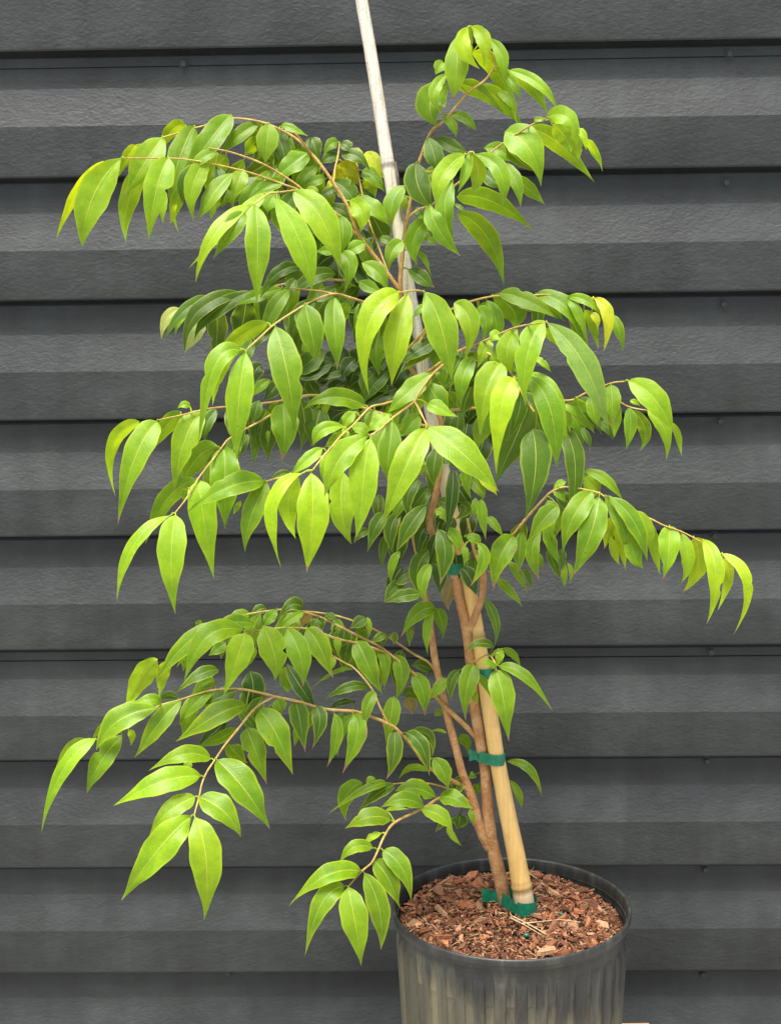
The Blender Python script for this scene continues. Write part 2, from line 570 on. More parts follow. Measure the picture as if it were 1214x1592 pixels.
OUT = 0.0165                                # how far the lower half of a board stands out
screws = {0: [(286, 100), (1133, 84)], 1: [(1128, 284)], 2: [(1124, 473)], 3: [(319, 663), (1119, 655)], 4: [(1110, 833)],
          5: [(1104, 1013)], 6: [(1098, 1183)], 7: [(1096, 1351)], 8: [(355, 1512), (1092, 1514)]}
for n in range(-3, 12):
    zt = ZL0 - n * H - GZ                    # top of the exposed part (under the lap of the board above)
    zb = zt - H
    if zb < -0.16:
        break
    prof = [(-0.014, zt + 0.016), (-0.012, zt - 0.0035), (-0.003, zt - 0.0062), (0.0, zt - 0.0074)]
    if n in (0, 5):                          # panel joint: a fine shadow gap under the nailing strip
        prof += [(0.0, zt - 0.0190), (-0.0022, zt - 0.0194), (-0.0022, zt - 0.0204), (0.0006, zt - 0.0208)]
    for k in range(5):                       # soft fold at the head of the slope
        t = k / 4
        prof.append((0.0006 + 0.0006 * t * t, zt - H * (0.235 + 0.05 * t)))
    prof += [(0.0015 + (OUT - 0.0015) * 0.12, zt - H * 0.325), (0.0015 + (OUT - 0.0015) * 0.55, zt - H * 0.455), (OUT - 0.0004, zt - H * 0.585), (OUT, zt - H * 0.593), (OUT + 0.0004, zt - H * 0.8), (OUT + 0.0004, zb + 0.006), (OUT, zb + 0.0025), (OUT - 0.0012, zb + 0.0004),
             (OUT - 0.0028, zb + 0.0004), (OUT - 0.0034, zb + 0.008)]
    xs = [-1.6 + 0.1 * i for i in range(33)]
    mb = MB()
    verts = []
    for i, x in enumerate(xs):
        for (d, z) in prof:
            wv = 0.0004 * noise.noise(Vector((x * 1.6, n * 3.1, z * 2)))
            verts.append((x, -(d + wv), z + 0.0006 * noise.noise(Vector((x * 1.4, n * 7.7, 0.3)))))
    m_ = len(prof)
    faces = [(i * m_ + k, i * m_ + k + 1, (i + 1) * m_ + k + 1, (i + 1) * m_ + k) for i in range(len(xs) - 1) for k in range(m_ - 1)]
    mb.add(verts, faces)
    bo = mb.build('siding_board', M_SIDING, wall, sharp=9)
    for (px, py) in screws.get(n, []):
        q = on_wall(px, py, 0.001)
        sb = MB()
        ring = []
        prf = [(0.0066, -0.0005), (0.0066, 0.0012), (0.0050, 0.0016), (0.0047, 0.0050), (0.0036, 0.0062), (0.0, 0.0064)]
        sv, sf = [], []
        for (r, y) in prf[:-1]:
            sv += [(q.x + r * math.cos(a * math.pi / 6), -y, q.z + r * math.sin(a * math.pi / 6)) for a in range(12)]
        sv.append((q.x, -prf[-1][1], q.z))
        for i in range(len(prf) - 2):
            sf += [(i * 12 + a, i * 12 + (a + 1) % 12, (i + 1) * 12 + (a + 1) % 12, (i + 1) * 12 + a) for a in range(12)]
        i = len(prf) - 2
        sf += [(i * 12 + a, i * 12 + (a + 1) % 12, len(sv) - 1) for a in range(12)]
        sb.add(sv, sf)
        sb.build('screw', M_SCREW, bo, sharp=35)

# ------------------------------------------------------------------ wooden pallet under the pot
def beam(name, x0, x1, y0, y1, z0, z1, parent, bev=0.004):
    bm = bmesh.new()
    bmesh.ops.create_cube(bm, size=1)
    for v in bm.verts:
        v.co = Vector(((x0 + x1) / 2 + v.co.x * (x1 - x0), (y0 + y1) / 2 + v.co.y * (y1 - y0), (z0 + z1) / 2 + v.co.z * (z1 - z0)))
    bmesh.ops.bevel(bm, geom=bm.edges[:], offset=bev, segments=2, affect='EDGES')
    me = bpy.data.meshes.new(name)
    bm.to_mesh(me)
    bm.free()
    me.materials.append(M_WOOD)
    return link(bpy.data.objects.new(name, me), parent)


corner = on_z(1012, 1588, Z0)               # the one corner of it that shows
pallet = empty('wooden_pallet', (RIM.x, 0, GZ), 'pale raw wooden pallet corner under the black nursery pot', 'pallet')
px1, py1 = corner.x - RIM.x, corner.y
for k in range(4):
    y1 = py1 - k * 0.105
    beam('deck_board', px1 - 0.27, px1, y1 - 0.095, y1, Z0 - GZ - 0.022, Z0 - GZ, pallet)
for k in range(3):
    x = px1 - 0.012 - k * 0.104
    beam('stringer', x - 0.038, x, py1 - 0.40, py1 - 0.01, 0.0, Z0 - GZ - 0.0225, pallet)

# ------------------------------------------------------------------ nursery pot
pot = empty('nursery_pot', (RIM.x, RIM.y, Z0), 'black ribbed plastic nursery pot with dusty sides holding the tree', 'plant pot')
NA = 720
NR = 36


def pot_wall(mb, prof, rib=0.0):
    """prof: (radius, z above the foot, rib amount)"""
    verts, faces, cols = [], [], []
    strip = [R.uniform(.15, 1.0) for _ in range(NR)]
    for (r, z, rb) in prof:
        for k in range(NA):
            a = 2 * math.pi * k / NA
            ph = (k % (NA // NR)) / (NA // NR)
            sq = min(max((abs(ph - 0.5) - 0.2) / 0.06, 0), 1)
            wob = 1 + 0.004 * math.sin(2 * a + 0.6) + 0.002 * math.sin(3 * a + 2)
            rr = (r + rb * sq) * wob
            verts.append((rr * math.cos(a), rr * math.sin(a), z))
            q_ = (1 - sq) * strip[k * NR // NA] + sq * strip[k * NR // NA] * 0.35
            cols.append((q_, q_, q_, 1))
    for i in range(len(prof) - 1):
        for k in range(NA):
            q = (k + 1) % NA
            faces.append((i * NA + k, i * NA + q, (i + 1) * NA + q, (i + 1) * NA + k))
    mb.add(verts, faces)
    mb.c = cols


h = POT_H
ro = ROUT
mb = MB()
body = [(0.012, 0.004, 0), (ro * 0.84, 0.004, 0), (ro * 0.87, 0.012, 0)]
for k in range(25):
    t = k / 24 if k < 18 else 1 - ((24 - k) / 24) ** 1.6 * 2.0
    z = 0.014 + (h - 0.0295 - 0.014) * t
    body.append((ro * (0.872 + 0.081 * t), z, 0.0026 * min(1, (1 - t) * 40)))
body += [(ro * 0.9535, h - 0.0285, 0), (ro * 0.955, h - 0.0240, 0), (ro * 0.9555, h - 0.0225, 0), (ro * 0.961, h - 0.0218, 0), (ro * 0.963, h - 0.0135, 0)]
pot_wall(mb, body)
# the origin of the dust gradient is the rim, so the mesh is built about it
bo = mb.build('pot_body', M_POT, pot, origin=(0, 0, h), sharp=30, attr=True)
bo.location = (0, 0, h)
mb = MB()
rimp = [(ro * 0.955, h - 0.0145, 0), (ro * 0.975, h - 0.0143, 0), (ro * 0.985, h - 0.0134, 0), (ro * 0.987, h - 0.0105, 0), (ro * 0.991, h - 0.0095, 0),
        (ro * 0.998, h - 0.0088, 0), (ro, h - 0.0070, 0), (ro, h - 0.0028, 0), (ro * 0.995, h - 0.0008, 0), (ro * 0.986, h, 0), (ro * 0.975, h - 0.0005, 0), (ro * 0.968, h - 0.0025, 0),
        (ro * 0.964, h - 0.008, 0), (ro * 0.955, h - 0.03, 0), (ro * 0.945, h - 0.06, 0)]
pot_wall(mb, rimp)
bo = mb.build('pot_rim', M_POT, pot, origin=(0, 0, h), sharp=50, attr=True)
bo.location = (0, 0, h)

# ------------------------------------------------------------------ bark mulch in the pot
SOIL = RIM.z - 0.018


def soil_z(x, y):
    q = Vector((x * 9, y * 9, 0.4))
    r = math.hypot(x, y) / ro
    return SOIL + 0.007 * noise.noise(q) + 0.003 * noise.noise(q * 4) + 0.006 * (1 - r * r) - 0.004 * r ** 4


mb = MB()
verts, faces = [], []
rings, segs = 26, 72
for i in range(rings + 1):
    r = ro * 0.945 * i / rings
    for k in range(segs):
        a = 2 * math.pi * k / segs
        x, y = r * math.cos(a), r * math.sin(a)
        verts.append((RIM.x + x, RIM.y + y, soil_z(x, y) - 0.004))
for i in range(rings):
    for k in range(segs):
        q = (k + 1) % segs
        faces.append((i * segs + k, (i + 1) * segs + k, (i + 1) * segs + q, i * segs + q))
mb.add(verts, faces, (0.055, 0.026, 0.013, 1))
CH = [(0.21, 0.080, 0.034), (0.27, 0.105, 0.046), (0.12, 0.046, 0.02), (0.06, 0.026, 0.013), (0.27, 0.115, 0.054), (0.16, 0.075, 0.038), (0.34, 0.19, 0.10)]


def chip(x, y, sx, sy, sz, col, tilt=0.5, lift=0.0):
    rot = Matrix.Rotation(R.uniform(0, 6.28), 3, 'Z') @ Matrix.Rotation(R.gauss(0, tilt), 3, 'X') @ Matrix.Rotation(R.gauss(0, tilt), 3, 'Y')
    n = R.choice((5, 6, 7))
    ang = sorted(R.uniform(0, 6.28) for _ in range(n))
    ring = [(math.cos(a) * sx * R.uniform(.75, 1.05), math.sin(a) * sy * R.uniform(.75, 1.05)) for a in ang]
    c = Vector((RIM.x + x, RIM.y + y, soil_z(x, y) + lift))
    top = [c + rot @ Vector((p[0], p[1], sz * R.uniform(.6, 1.2))) for p in ring]
    bot = [c + rot @ Vector((p[0] * 1.05, p[1] * 1.05, -sz)) for p in ring]
    f = [tuple(range(n)), tuple(range(2 * n - 1, n - 1, -1))] + [(i, n + i, n + (i + 1) % n, (i + 1) % n) for i in range(n)]
    mb.add(top + bot, f, col)


def spot(rmax=0.93):
    while True:
        x, y = R.uniform(-1, 1), R.uniform(-1, 1)
        if x * x + y * y < rmax * rmax:
            return x * ro, y * ro


for _ in range(7500):                       # fines
    x, y = spot()
    c = R.choice(CH)
    g = R.uniform(.5, 1.25)
    s = R.uniform(.0007, .0022)
    chip(x, y, s * R.uniform(1, 2.4), s, s * .5, (c[0] * g, c[1] * g, c[2] * g, 1), .6, R.uniform(-.001, .002))
for _ in range(650):                        # middling chips
    x, y = spot(.91)
    # a finer, darker patch in front of the trunk
    if abs(x + .015) < .045 and -.10 < y < -.02 and R.random() < .65:
        continue
    if math.hypot(x + .004, (y - .005) * 1.0) < .034:
        continue
    c = R.choice(CH)
    g = R.uniform(.45, 1.3)
    s = R.uniform(.0028, .0062)
    chip(x, y, s * R.uniform(1, 1.9), s * R.uniform(.5, .9), s * .22, (c[0] * g, c[1] * g, c[2] * g, 1), .42, R.uniform(0, .003))
for _ in range(110):                        # big flakes
    x, y = spot(.87)
    if math.hypot(x - .0, y) < .035 or (abs(x + .015) < .045 and -.10 < y < -.02):
        continue
    c = R.choice(CH[:3] + CH[4:])
    g = R.uniform(.7, 1.2)
    s = R.uniform(.0065, .0125)
    chip(x, y, s * R.uniform(1, 1.5), s * R.uniform(.5, .85), s * .2, (c[0] * g, c[1] * g, c[2] * g, 1), .28, R.uniform(.001, .004))
for _ in range(200):                        # pale fibres and splinters
    x, y = spot(.9)
    a = R.uniform(0, 6.28)
    l = R.uniform(.002, .009)
    p = Vector((RIM.x + x, RIM.y + y, soil_z(x, y) + R.uniform(.001, .005)))
    d = Vector((math.cos(a), math.sin(a), R.gauss(0, .25))) * l
    g = R.uniform(.6, 1.1)
    tube(mb, [p - d, p + Vector((0, 0, l * .15)), p + d], [.00015, .00035, .00015], 4, cap=False, col=(.55 * g, .40 * g, .22 * g, 1))
tag(mb.build('bark_mulch', M_MULCH, smooth=False, attr=True), 'reddish brown bark mulch and chips filling the black pot', 'mulch', kind='stuff')

# loose straws on the mulch
for lab, pts in (('longest curved dry straw lying on the mulch right of the trunk', [(810, 1436), (840, 1433), (870, 1430), (902, 1434)]),
                 ('two pale crossed dry straws in front of the stake foot', [(793, 1427), (815, 1438), (842, 1454)]),
                 ('pale dry twig sticking up at the left edge of the mulch', [(667, 1386), (682, 1375), (704, 1361)]),
                 ('dry straw leaning on the mulch behind the stake', [(822, 1358), (834, 1366), (846, 1376)])):
    P3 = []
    for i, (a, b) in enumerate(smooth_path(pts, 4)):
        q = on_z(a, b, SOIL + 0.006)
        z = soil_z(q.x - RIM.x, q.y - RIM.y) + 0.0045
        P3.append(on_z(a, b, z + (0.004 * i / 12 if 'twig' in lab else 0)))
    mb = MB()
    nn = len(P3)
    tube(mb, P3, [.0009 - .0005 * i / nn for i in range(nn)], 6, .15, col=(.44, .32, .17, 1))
    if 'two' in lab:
        tube(mb, [p + Vector((0.002, 0.003, 0.001)) + Vector((0.004, -0.004, 0)) * (i / nn) for i, p in enumerate(P3)], [.0007] * nn, 6, .15, col=(.48, .36, .2, 1))
    tag(mb.build('dry_straw', M_STRAW, origin=P3[0], attr=True), lab, 'straw').location = P3[0]
# coated fertilizer beads
for lab, (a, b), r in (('green bead on the mulch at the front middle of the pot', (818, 1454), .0030), ('green bead on the mulch right of the stake foot', (872, 1421), .0024),
                       ('tiny green bead on the mulch left of the trunk', (736, 1386), .0016)):
    q = on_z(a, b, SOIL + 0.006)
    q = on_z(a, b, soil_z(q.x - RIM.x, q.y - RIM.y) + 0.0045)
    bm = bmesh.new()
    bmesh.ops.create_icosphere(bm, subdivisions=2, radius=r)
    for v in bm.verts:
        v.co *= 1 + .12 * noise.noise(v.co * 600)
        v.co.x *= 1.25
    mb = MB()
    mb.add([v.co.copy() for v in bm.verts], [tuple(v.index for v in f.verts) for f in bm.faces], (.006, .11, .07, 1))
    bm.free()
    o = mb.build('fertilizer_bead', M_BEAD, attr=True)
    o.location = q
    tag(o, lab, 'fertilizer bead', 'fertilizer beads on the mulch')

# ------------------------------------------------------------------ bamboo stake
STK = [(-40, 556, 9.3), (0, 562, 9.6), (100, 579, 9.9), (200, 594.5, 10), (255, 603, 10.3), (340, 617, 10), (405, 628, 10.2), (480, 641, 10.2), (572, 657.5, 10.3), (700, 682, 10.5),
       (850, 714, 10.8), (927, 731, 11), (990, 742.5, 11.4), (1030, 749, 11.6), (1105, 761, 11.9), (1179, 772.5, 12.2), (1228, 781.5, 12.7), (1278, 791.5, 13.3), (1327, 801.5, 14.2), (1376, 810, 15.4), (1440, 821, 16.4)]
STK = smooth_path(STK, 4)
STAKE_FOOT = -on_z(820, 1426, SOIL).y
TRUNK_FOOT = -on_z(787, 1411, SOIL).y


def trunk_off(py):
    t = min(1, max(0, (py - 850) / 560))
    return TRUNK_FOOT * t


def stake_off(py):
    t = (py + 40) / 1466
    return -0.030 + (STAKE_FOOT + 0.030) * t


def stake_at(py):
    for (a, b) in zip(STK, STK[1:]):
        if a[0] <= py <= b[0]:
            k = (py - a[0]) / (b[0] - a[0])
            p = at(a[1] + k * (b[1] - a[1]), py, stake_off(py))
            return p, px_r(a[2] + k * (b[2] - a[2]), p)


foot = stake_at(1425)[0]
stake = empty('bamboo_stake', foot, 'tall bamboo stake, yellow below and weathered grey on top, tied to the trunk', 'stake')
mb = MB()
pts, rad, cols = [], [], []
nodes = [255, 590, 988, 1378]
y = -40.0
while y <= 1440:
    p, r = stake_at(min(y, 1440))
    d = min(abs(y - n) for n in nodes)
    k = math.exp(-(d / 3.0) ** 2)
    gro = math.exp(-((d - 6) / 2.5) ** 2)
    pts.append(p)
    rad.append(r * (1 + 0.09 * k - 0.03 * gro))
    s = 1 - 0.6 * k - 0.2 * gro + 0.12 * math.exp(-((d - 12) / 4) ** 2)
    g_ = 1 if y < 1384 else 0.82
    cols.append((s * g_, s * (.98 if y < 1384 else .92), s * (.92 if y < 1384 else 1.5), 1))
    y += 3 if d < 20 else 9
tube(mb, pts, rad, 20, 0.035)
mb.c = [c for c in cols for _ in range(20)]
mb.build('bamboo_pole', M_BAMBOO, stake, origin=foot, sharp=60, attr=True)
# a torn leaf sheath left at the upper node
mb = MB()
p, r = stake_at(252)
q, r2 = stake_at(345)
sv = []
for i in range(6):
    t = i / 5
    c = p.lerp(q, t)
    for a in (-0.5, -0.1, 0.3):
        rr = r * (1.25 - 0.1 * t) + 0.0012 * math.sin(i * 2 + a * 5)
        sv.append(c + Vector((math.cos(a) * rr, -math.sin(a + .6) * rr - .002, 0.0)))
mb.add(sv, [(i * 3 + k, i * 3 + k + 1, (i + 1) * 3 + k + 1, (i + 1) * 3 + k) for i in range(5) for k in range(2)], (.6, .55, .5, 1))
mb.build('leaf_sheath', M_BAMBOO, stake, origin=foot, attr=True)

# ------------------------------------------------------------------ the tree: stems and branches
root = at(788, 1412, TRUNK_FOOT)
tree = empty('young_tree', root, 'young potted tree with drooping glossy lime green leaves tied to a bamboo stake', 'tree')

# every branch: start and end depth (metres nearer than the trunk), picture polyline "x,y,radius"
BR = {
 'SA': (0, 0, 'stem', '789,1420,11 786,1409,10.5 774,1352,10.3 768,1327,10 760,1278,9.3 756,1228,8.4 753,1191,8.2 747,1154,8.6 738.6,1105,8.4 735,1060,8 731,1030,7.6 725,978,8 714,934,6.8 703.5,887,6.4 688,855,6 668,820,5.8 672,795,5.6 678,765,5.2 684,725,4.4 688,690,4 684,650,4 668,620,4 650,590,4 634,560,4 625,500,4.2 622,448,3.6 625,400,3.6 631,349,3 638,312,2.8 647,270,2.6 654,244,2.4 670,205,2.3 690,188,2.2 726,146,1.9 757,121,1.6 768,92,1.4 745,60,1.2 733,44,1.0'),
 'SB': (0, -0.03, 'stem', '760,1320,7 745,1285,8 736,1248,7.4 728,1225,7 718,1200,6.5 708,1160,6 697,1120,5.8 687,1075,5.8 678,1035,5.6 671,990,5.4 668,965,5.2 660,920,4.6 648,860,4 640,820,3.4 632,780,2.6'),
 'SC': (0, 0.02, 'stem', '726,985,6 734,968,6 738,959,5.8 745,940,5.6 750.5,922,5.4 751,898,5.2 750,885,5'),
 'LD': None,
 'R1b': (0.0, 0.07, 'branch', '634,338,2 652,325,1.9 672,318,1.8 705,290,1.7 740,262,1.6 760,240,1.5 777,226,1.5 813,202,1.4 838,188,1.2 852,184,1'),
 'R1c': (0.0, 0.08, 'branch', '650,262,1.8 672,268,1.6 700,258,1.5 722,242,1.4 732,236,1.2'),
 'L1': (0.0, 0.01, 'branch', '622,452,3.4 605,428,3.2 590,408,3.2 558,365,3.2 540,320,2.8 518,284,2.6 500,258,2.5 484,239,2.4 462,217,2.1 437,202,1.9 407,190,1.7 367,184,1.6 340,190,1.4 300,200,1.3 270,209,1.2 250,215,1.1 226,228,.9'),
 'L1b': (0.01, 0.03, 'branch', '484,239,2.2 474,226,2 465,214,1.7 456,205,1.5'),
 'L2': (0.0, 0.05, 'branch', '558,366,2.4 545,355,2.2 523,332,2 500,318,2 476,300,1.9 455,283,1.8 409,255,1.6 360,237,1.4 325,230,1.2'),
 'L3': (0.02, 0.08, 'branch', '500,318,1.8 476,302,1.7 459,293,1.6 439,286,1.6 387,268,1.5 327,254,1.3 297,249,1.2 263,246,1.1 194,246,1'),
 'L4': (0.045, 0.13, 'branch', '480,301,1.6 466,296,1.6 451,297,1.5 435,299,1.5 419,301,1.4 408,309,1.2 397,316,1.1'),
 'M1': (-0.01, -0.05, 'branch', '518,284,1.6 520,272,1.5 521,261,1.5 525,245,1.4 528,224,1.2'),
 'M2': (-0.01, -0.05, 'branch', '604,425,1.8 597,407,1.7 587,380,1.6 575,348,1.5 567,320,1.4 563,301,1.4 558,275,1.2 556,259,1.1'),
 'CO': (-0.03, -0.03, 'none', '420,480,1 520,520,1 600,540,1 650,600,1 690,640,1'),
 'LX': (-0.03, -0.11, 'branch', '628,470,2.2 560,440,2 500,435,1.9 450,440,1.8 400,452,1.6 340,462,1.3 290,480,1'),
 'R2': (0.0, 0.04, 'branch', '640,560,2.4 665,510,2.2 700,482,2 734,468,1.8 771,460,1.6 808,460,1.4 850,458,1.3 890,461,1.1 925,464,1'),
 'F0': (0.02, 0.15, 'branch', '631,545,2.2 655,520,2 672,490,1.9 668,465,1.7 656,453,1.5 640,452,1.4 620,455,1.2'),
 'L5': (0.0, 0.19, 'branch', '628,520,2.4 610,485,2.2 573,472,2 545,463,1.9 518,457,1.8 486,468,1.7 459,483,1.6 427,504,1.5 405,524,1.4 382,545,1.1'),
 'L5t': (0.07, 0.10, 'branch', '518,457,1.7 500,453,1.5 475,450,1.3 452,448,1.2'),
 'L6': (0.0, 0.15, 'branch', '684,668,2.6 645,658,2.4 600,645,2.2 545,628,2 490,614,1.9 432,624,1.7 390,629,1.6 345,633,1.5 321,636,1.4 284,645,1.2 246,653,1'),
 'L7': (0.06, 0.19, 'branch', '470,618,1.8 430,640,1.7 395,660,1.6 358,681,1.5 347,693,1.4 335,710,1.4 323,725,1.3 308,745,1.2 290,775,1.1 272,798,1'),
 'L7b': (0.05, 0.17, 'branch', '684,680,2.4 640,668,2.2 600,668,2 545,690,1.8 490,715,1.6 450,737,1.5 412,749,1.2'),
 'F1': (0.03, 0.24, 'branch', '700,560,2.4 686,570,2.3 672,582,2.2 660,598,2.1 648,615,2 644,624,2 628,637,1.8 610,650,1.7 590,668,1.5 575,678,1.3'),
 'F1b': (0.13, 0.26, 'branch', '644,624,1.9 650,634,1.8 656,646,1.6 664,662,1.3'),
 'F2': (0.01, 0.23, 'branch', '665,612,2.2 632,618,2 597,628,1.9 575,634,1.8 550,660,1.7 531,677,1.6 513,698,1.4 500,713,1.3 486,731,1.1'),
 'R3': (0.01, 0.17, 'branch', '650,590,2.4 690,560,2.2 715,545,2.1 734,539,2 760,550,1.8 781,563,1.7 798,586,1.6 813,615,1.5 830,640,1.3'),
 'R3a': (0.05, 0.19, 'branch', '734,539,1.8 770,522,1.6 805,508,1.5 848,501,1.2'),
 'R4': (0.0, 0.07, 'branch', '672,640,2.4 730,635,2.2 800,628,2 850,626,1.8 875,623,1.7 892,621,1.6 912,610,1.4 949,596,1.3 971,593,1.1'),
 'R4b': (0.05, 0.05, 'branch', '935,600,1.4 950,615,1.3 976,632,1.2 1006,638,1'),
 'IN': (-0.02, 0.05, 'none', '560,790,1 640,800,1 700,820,1 740,850,1'),
 'INt': (0.0, 0.0, 'branch', '751,885,3.4 742,868,3 735,848,2.6 730,825,2.4 726,806,2'),
 'R5': (0.02, 0.10, 'branch', '750,886,3.2 764,866,2.6 782,846,2.4 798,830,2.3 816,808,2.2 845,776,1.9 858,764,1.7 880,757,1.6 917,763,1.5 935,769,1.5 960,788,1.4 1003,803,1.3 1032,817,1.2 1060,827,1.1 1090,843,1 1122,862,.9'),
 'R6': (0.0, 0.06, 'branch', '728,1034,1.8 742,1026,1.5 758,1018,1.4 768,1028,1.4 771,1042,1.2'),
 'L8a': (0.0, -0.01, 'branch', '742,1148,4.4 727,1132,4.2 711,1117,4 694,1101,3.6 679,1086,3 662,1064,2.4 640,1044,2.2 610,1020,2.1 588,1004,2 548,984,1.9 504,962,1.8 474,952,1.6 450,947,1.5 395,953,1.3 340,968,1.2 295,988,1'),
 'L8b': (-0.01, -0.05, 'branch', '678,1046,2.2 665,1029,1.9 642,1016,1.8 603,990,1.7 576,976,1.6 551,966,1.5 526,958,1.4 499,953,1.3 470,950,1.1'),
 'L8c': (0.0, 0.08, 'branch', '600,1014,1.9 560,1001,1.8 524,993,1.7 500,984,1.6 474,977,1.5 440,976,1.4 400,981,1.3 380,983,1.1'),
 'LB': (0.0, 0.04, 'branch', '728,1228,3.4 700,1212,3 680,1202,2.8 661,1188,2.7 642,1162,2.6 618,1135,2.5 604,1126,2.4'),
 'LBt': (0.03, 0.03, 'branch', '604,1127,2 590,1098,1.6 578,1071,1.5 553,1041,1.4 535,1030,1.3 516,1019,1'),
 'L9': (0.04, 0.09, 'branch', '604,1126,2.5 590,1119,2.5 556,1107,2.4 540,1105,2.4 504,1102,2.3 465,1091,2.2 428,1083,2.2 400,1076,2 371,1071,1.8 331,1073,1.6 310,1078,1.4 280,1088,1.3 245,1098,1.1 190,1125,1 150,1150,.8'),
 'L9b': (0.07, 0.20, 'branch', '428,1083,1.9 410,1092,1.8 393,1105,1.8 373,1130,1.7 351,1157,1.6 334,1182,1.5 322,1200,1.4 314,1219,1.3 310,1238,1.2 302,1268,1'),
 'L10': (0.0, 0.14, 'branch', '737,1252,3 718,1243,2.6 700,1239,2.4 682,1241,2.3 662,1254,2.2 640,1265,2.1 612,1280,2 598,1299,1.9 588,1321,1.7 578,1341,1.6 562,1355,1.4 541,1379,1.1'),
 'L10b': (-0.01, 0.02, 'branch', '735,1250,2 705,1230,1.6 672,1219,1.4 635,1217,1.3 600,1220,1'),
}
SPLIT = {'LD': 'SA'}
PATH = {}
BOBJ = {}
for name, d in BR.items():
    if d is None:
        continue
    d0, d1, kind, s = d
    raw = [tuple(float(q) for q in t.split(',')) for t in s.split()]
    L = [0.0]
    for a, b in zip(raw, raw[1:]):
        L.append(L[-1] + math.hypot(b[0] - a[0], b[1] - a[1]))
    full = [(a[0], a[1], a[2], d0 + (d1 - d0) * (l / L[-1]) ** 1.15) for a, l in zip(raw, L)]
    if name == 'SA':                         # the leader leans a little forward near its top
        full = [(a, b, r, 0.03 * max(0, (500 - b) / 450) + trunk_off(b)) for (a, b, r, _) in full]
    else:                                    # each branch starts at the depth of the one it leaves
        near_ = [(math.hypot(q[0] - raw[0][0], q[1] - raw[0][1]), q[2]) for pn, pp in PATH.items() if pn not in ('CO', 'IN') for q in pp]
        dm, om = min(near_) if near_ else (99, 0)
        if dm < 9:
            full = [(a, b, r, o_ + (om - d0) * max(0, 1 - 1.6 * l / L[-1])) for (a, b, r, o_), l in zip(full, L)]
    sm = smooth_path(full, 5)
    PATH[name] = [(a, b, o_) for (a, b, r, o_) in sm]
    if kind == 'none':
        continue
    P3 = [at(a, b, o_) for (a, b, r, o_) in sm]
    RR = [px_r(max(r, .8), p) for (a, b, r, o_), p in zip(sm, P3)]
    if name == 'SA':
        P3 = [root + Vector((0.002, 0, -0.03))] + P3
        RR = [RR[0] * 1.15] + RR
    mb = MB()
    tube(mb, P3, RR, 14 if kind == 'stem' else 8, 0.10, seed=len(PATH) * 3.3)
    cols = []
    for (p, r) in zip(P3, RR):
        k = min(1, max(0, (r - .0011) / .0024))   # young shoots are green-tan, old wood red-brown
        c = Vector((0.98, 1.30, 0.85)).lerp(Vector((1, 1, 1)), k)
        cols += [(c.x, c.y, c.z, 1)] * (14 if kind == 'stem' else 8)
    mb.c = cols
    BOBJ[name] = mb.build('trunk' if name == 'SA' else kind, M_BARK, tree, origin=root, attr=True)
PATH['LD'] = [q for q in PATH['SA'] if q[1] < 520]
HOME = {'LD': 'SA', 'CO': 'SA', 'IN': 'SA'}

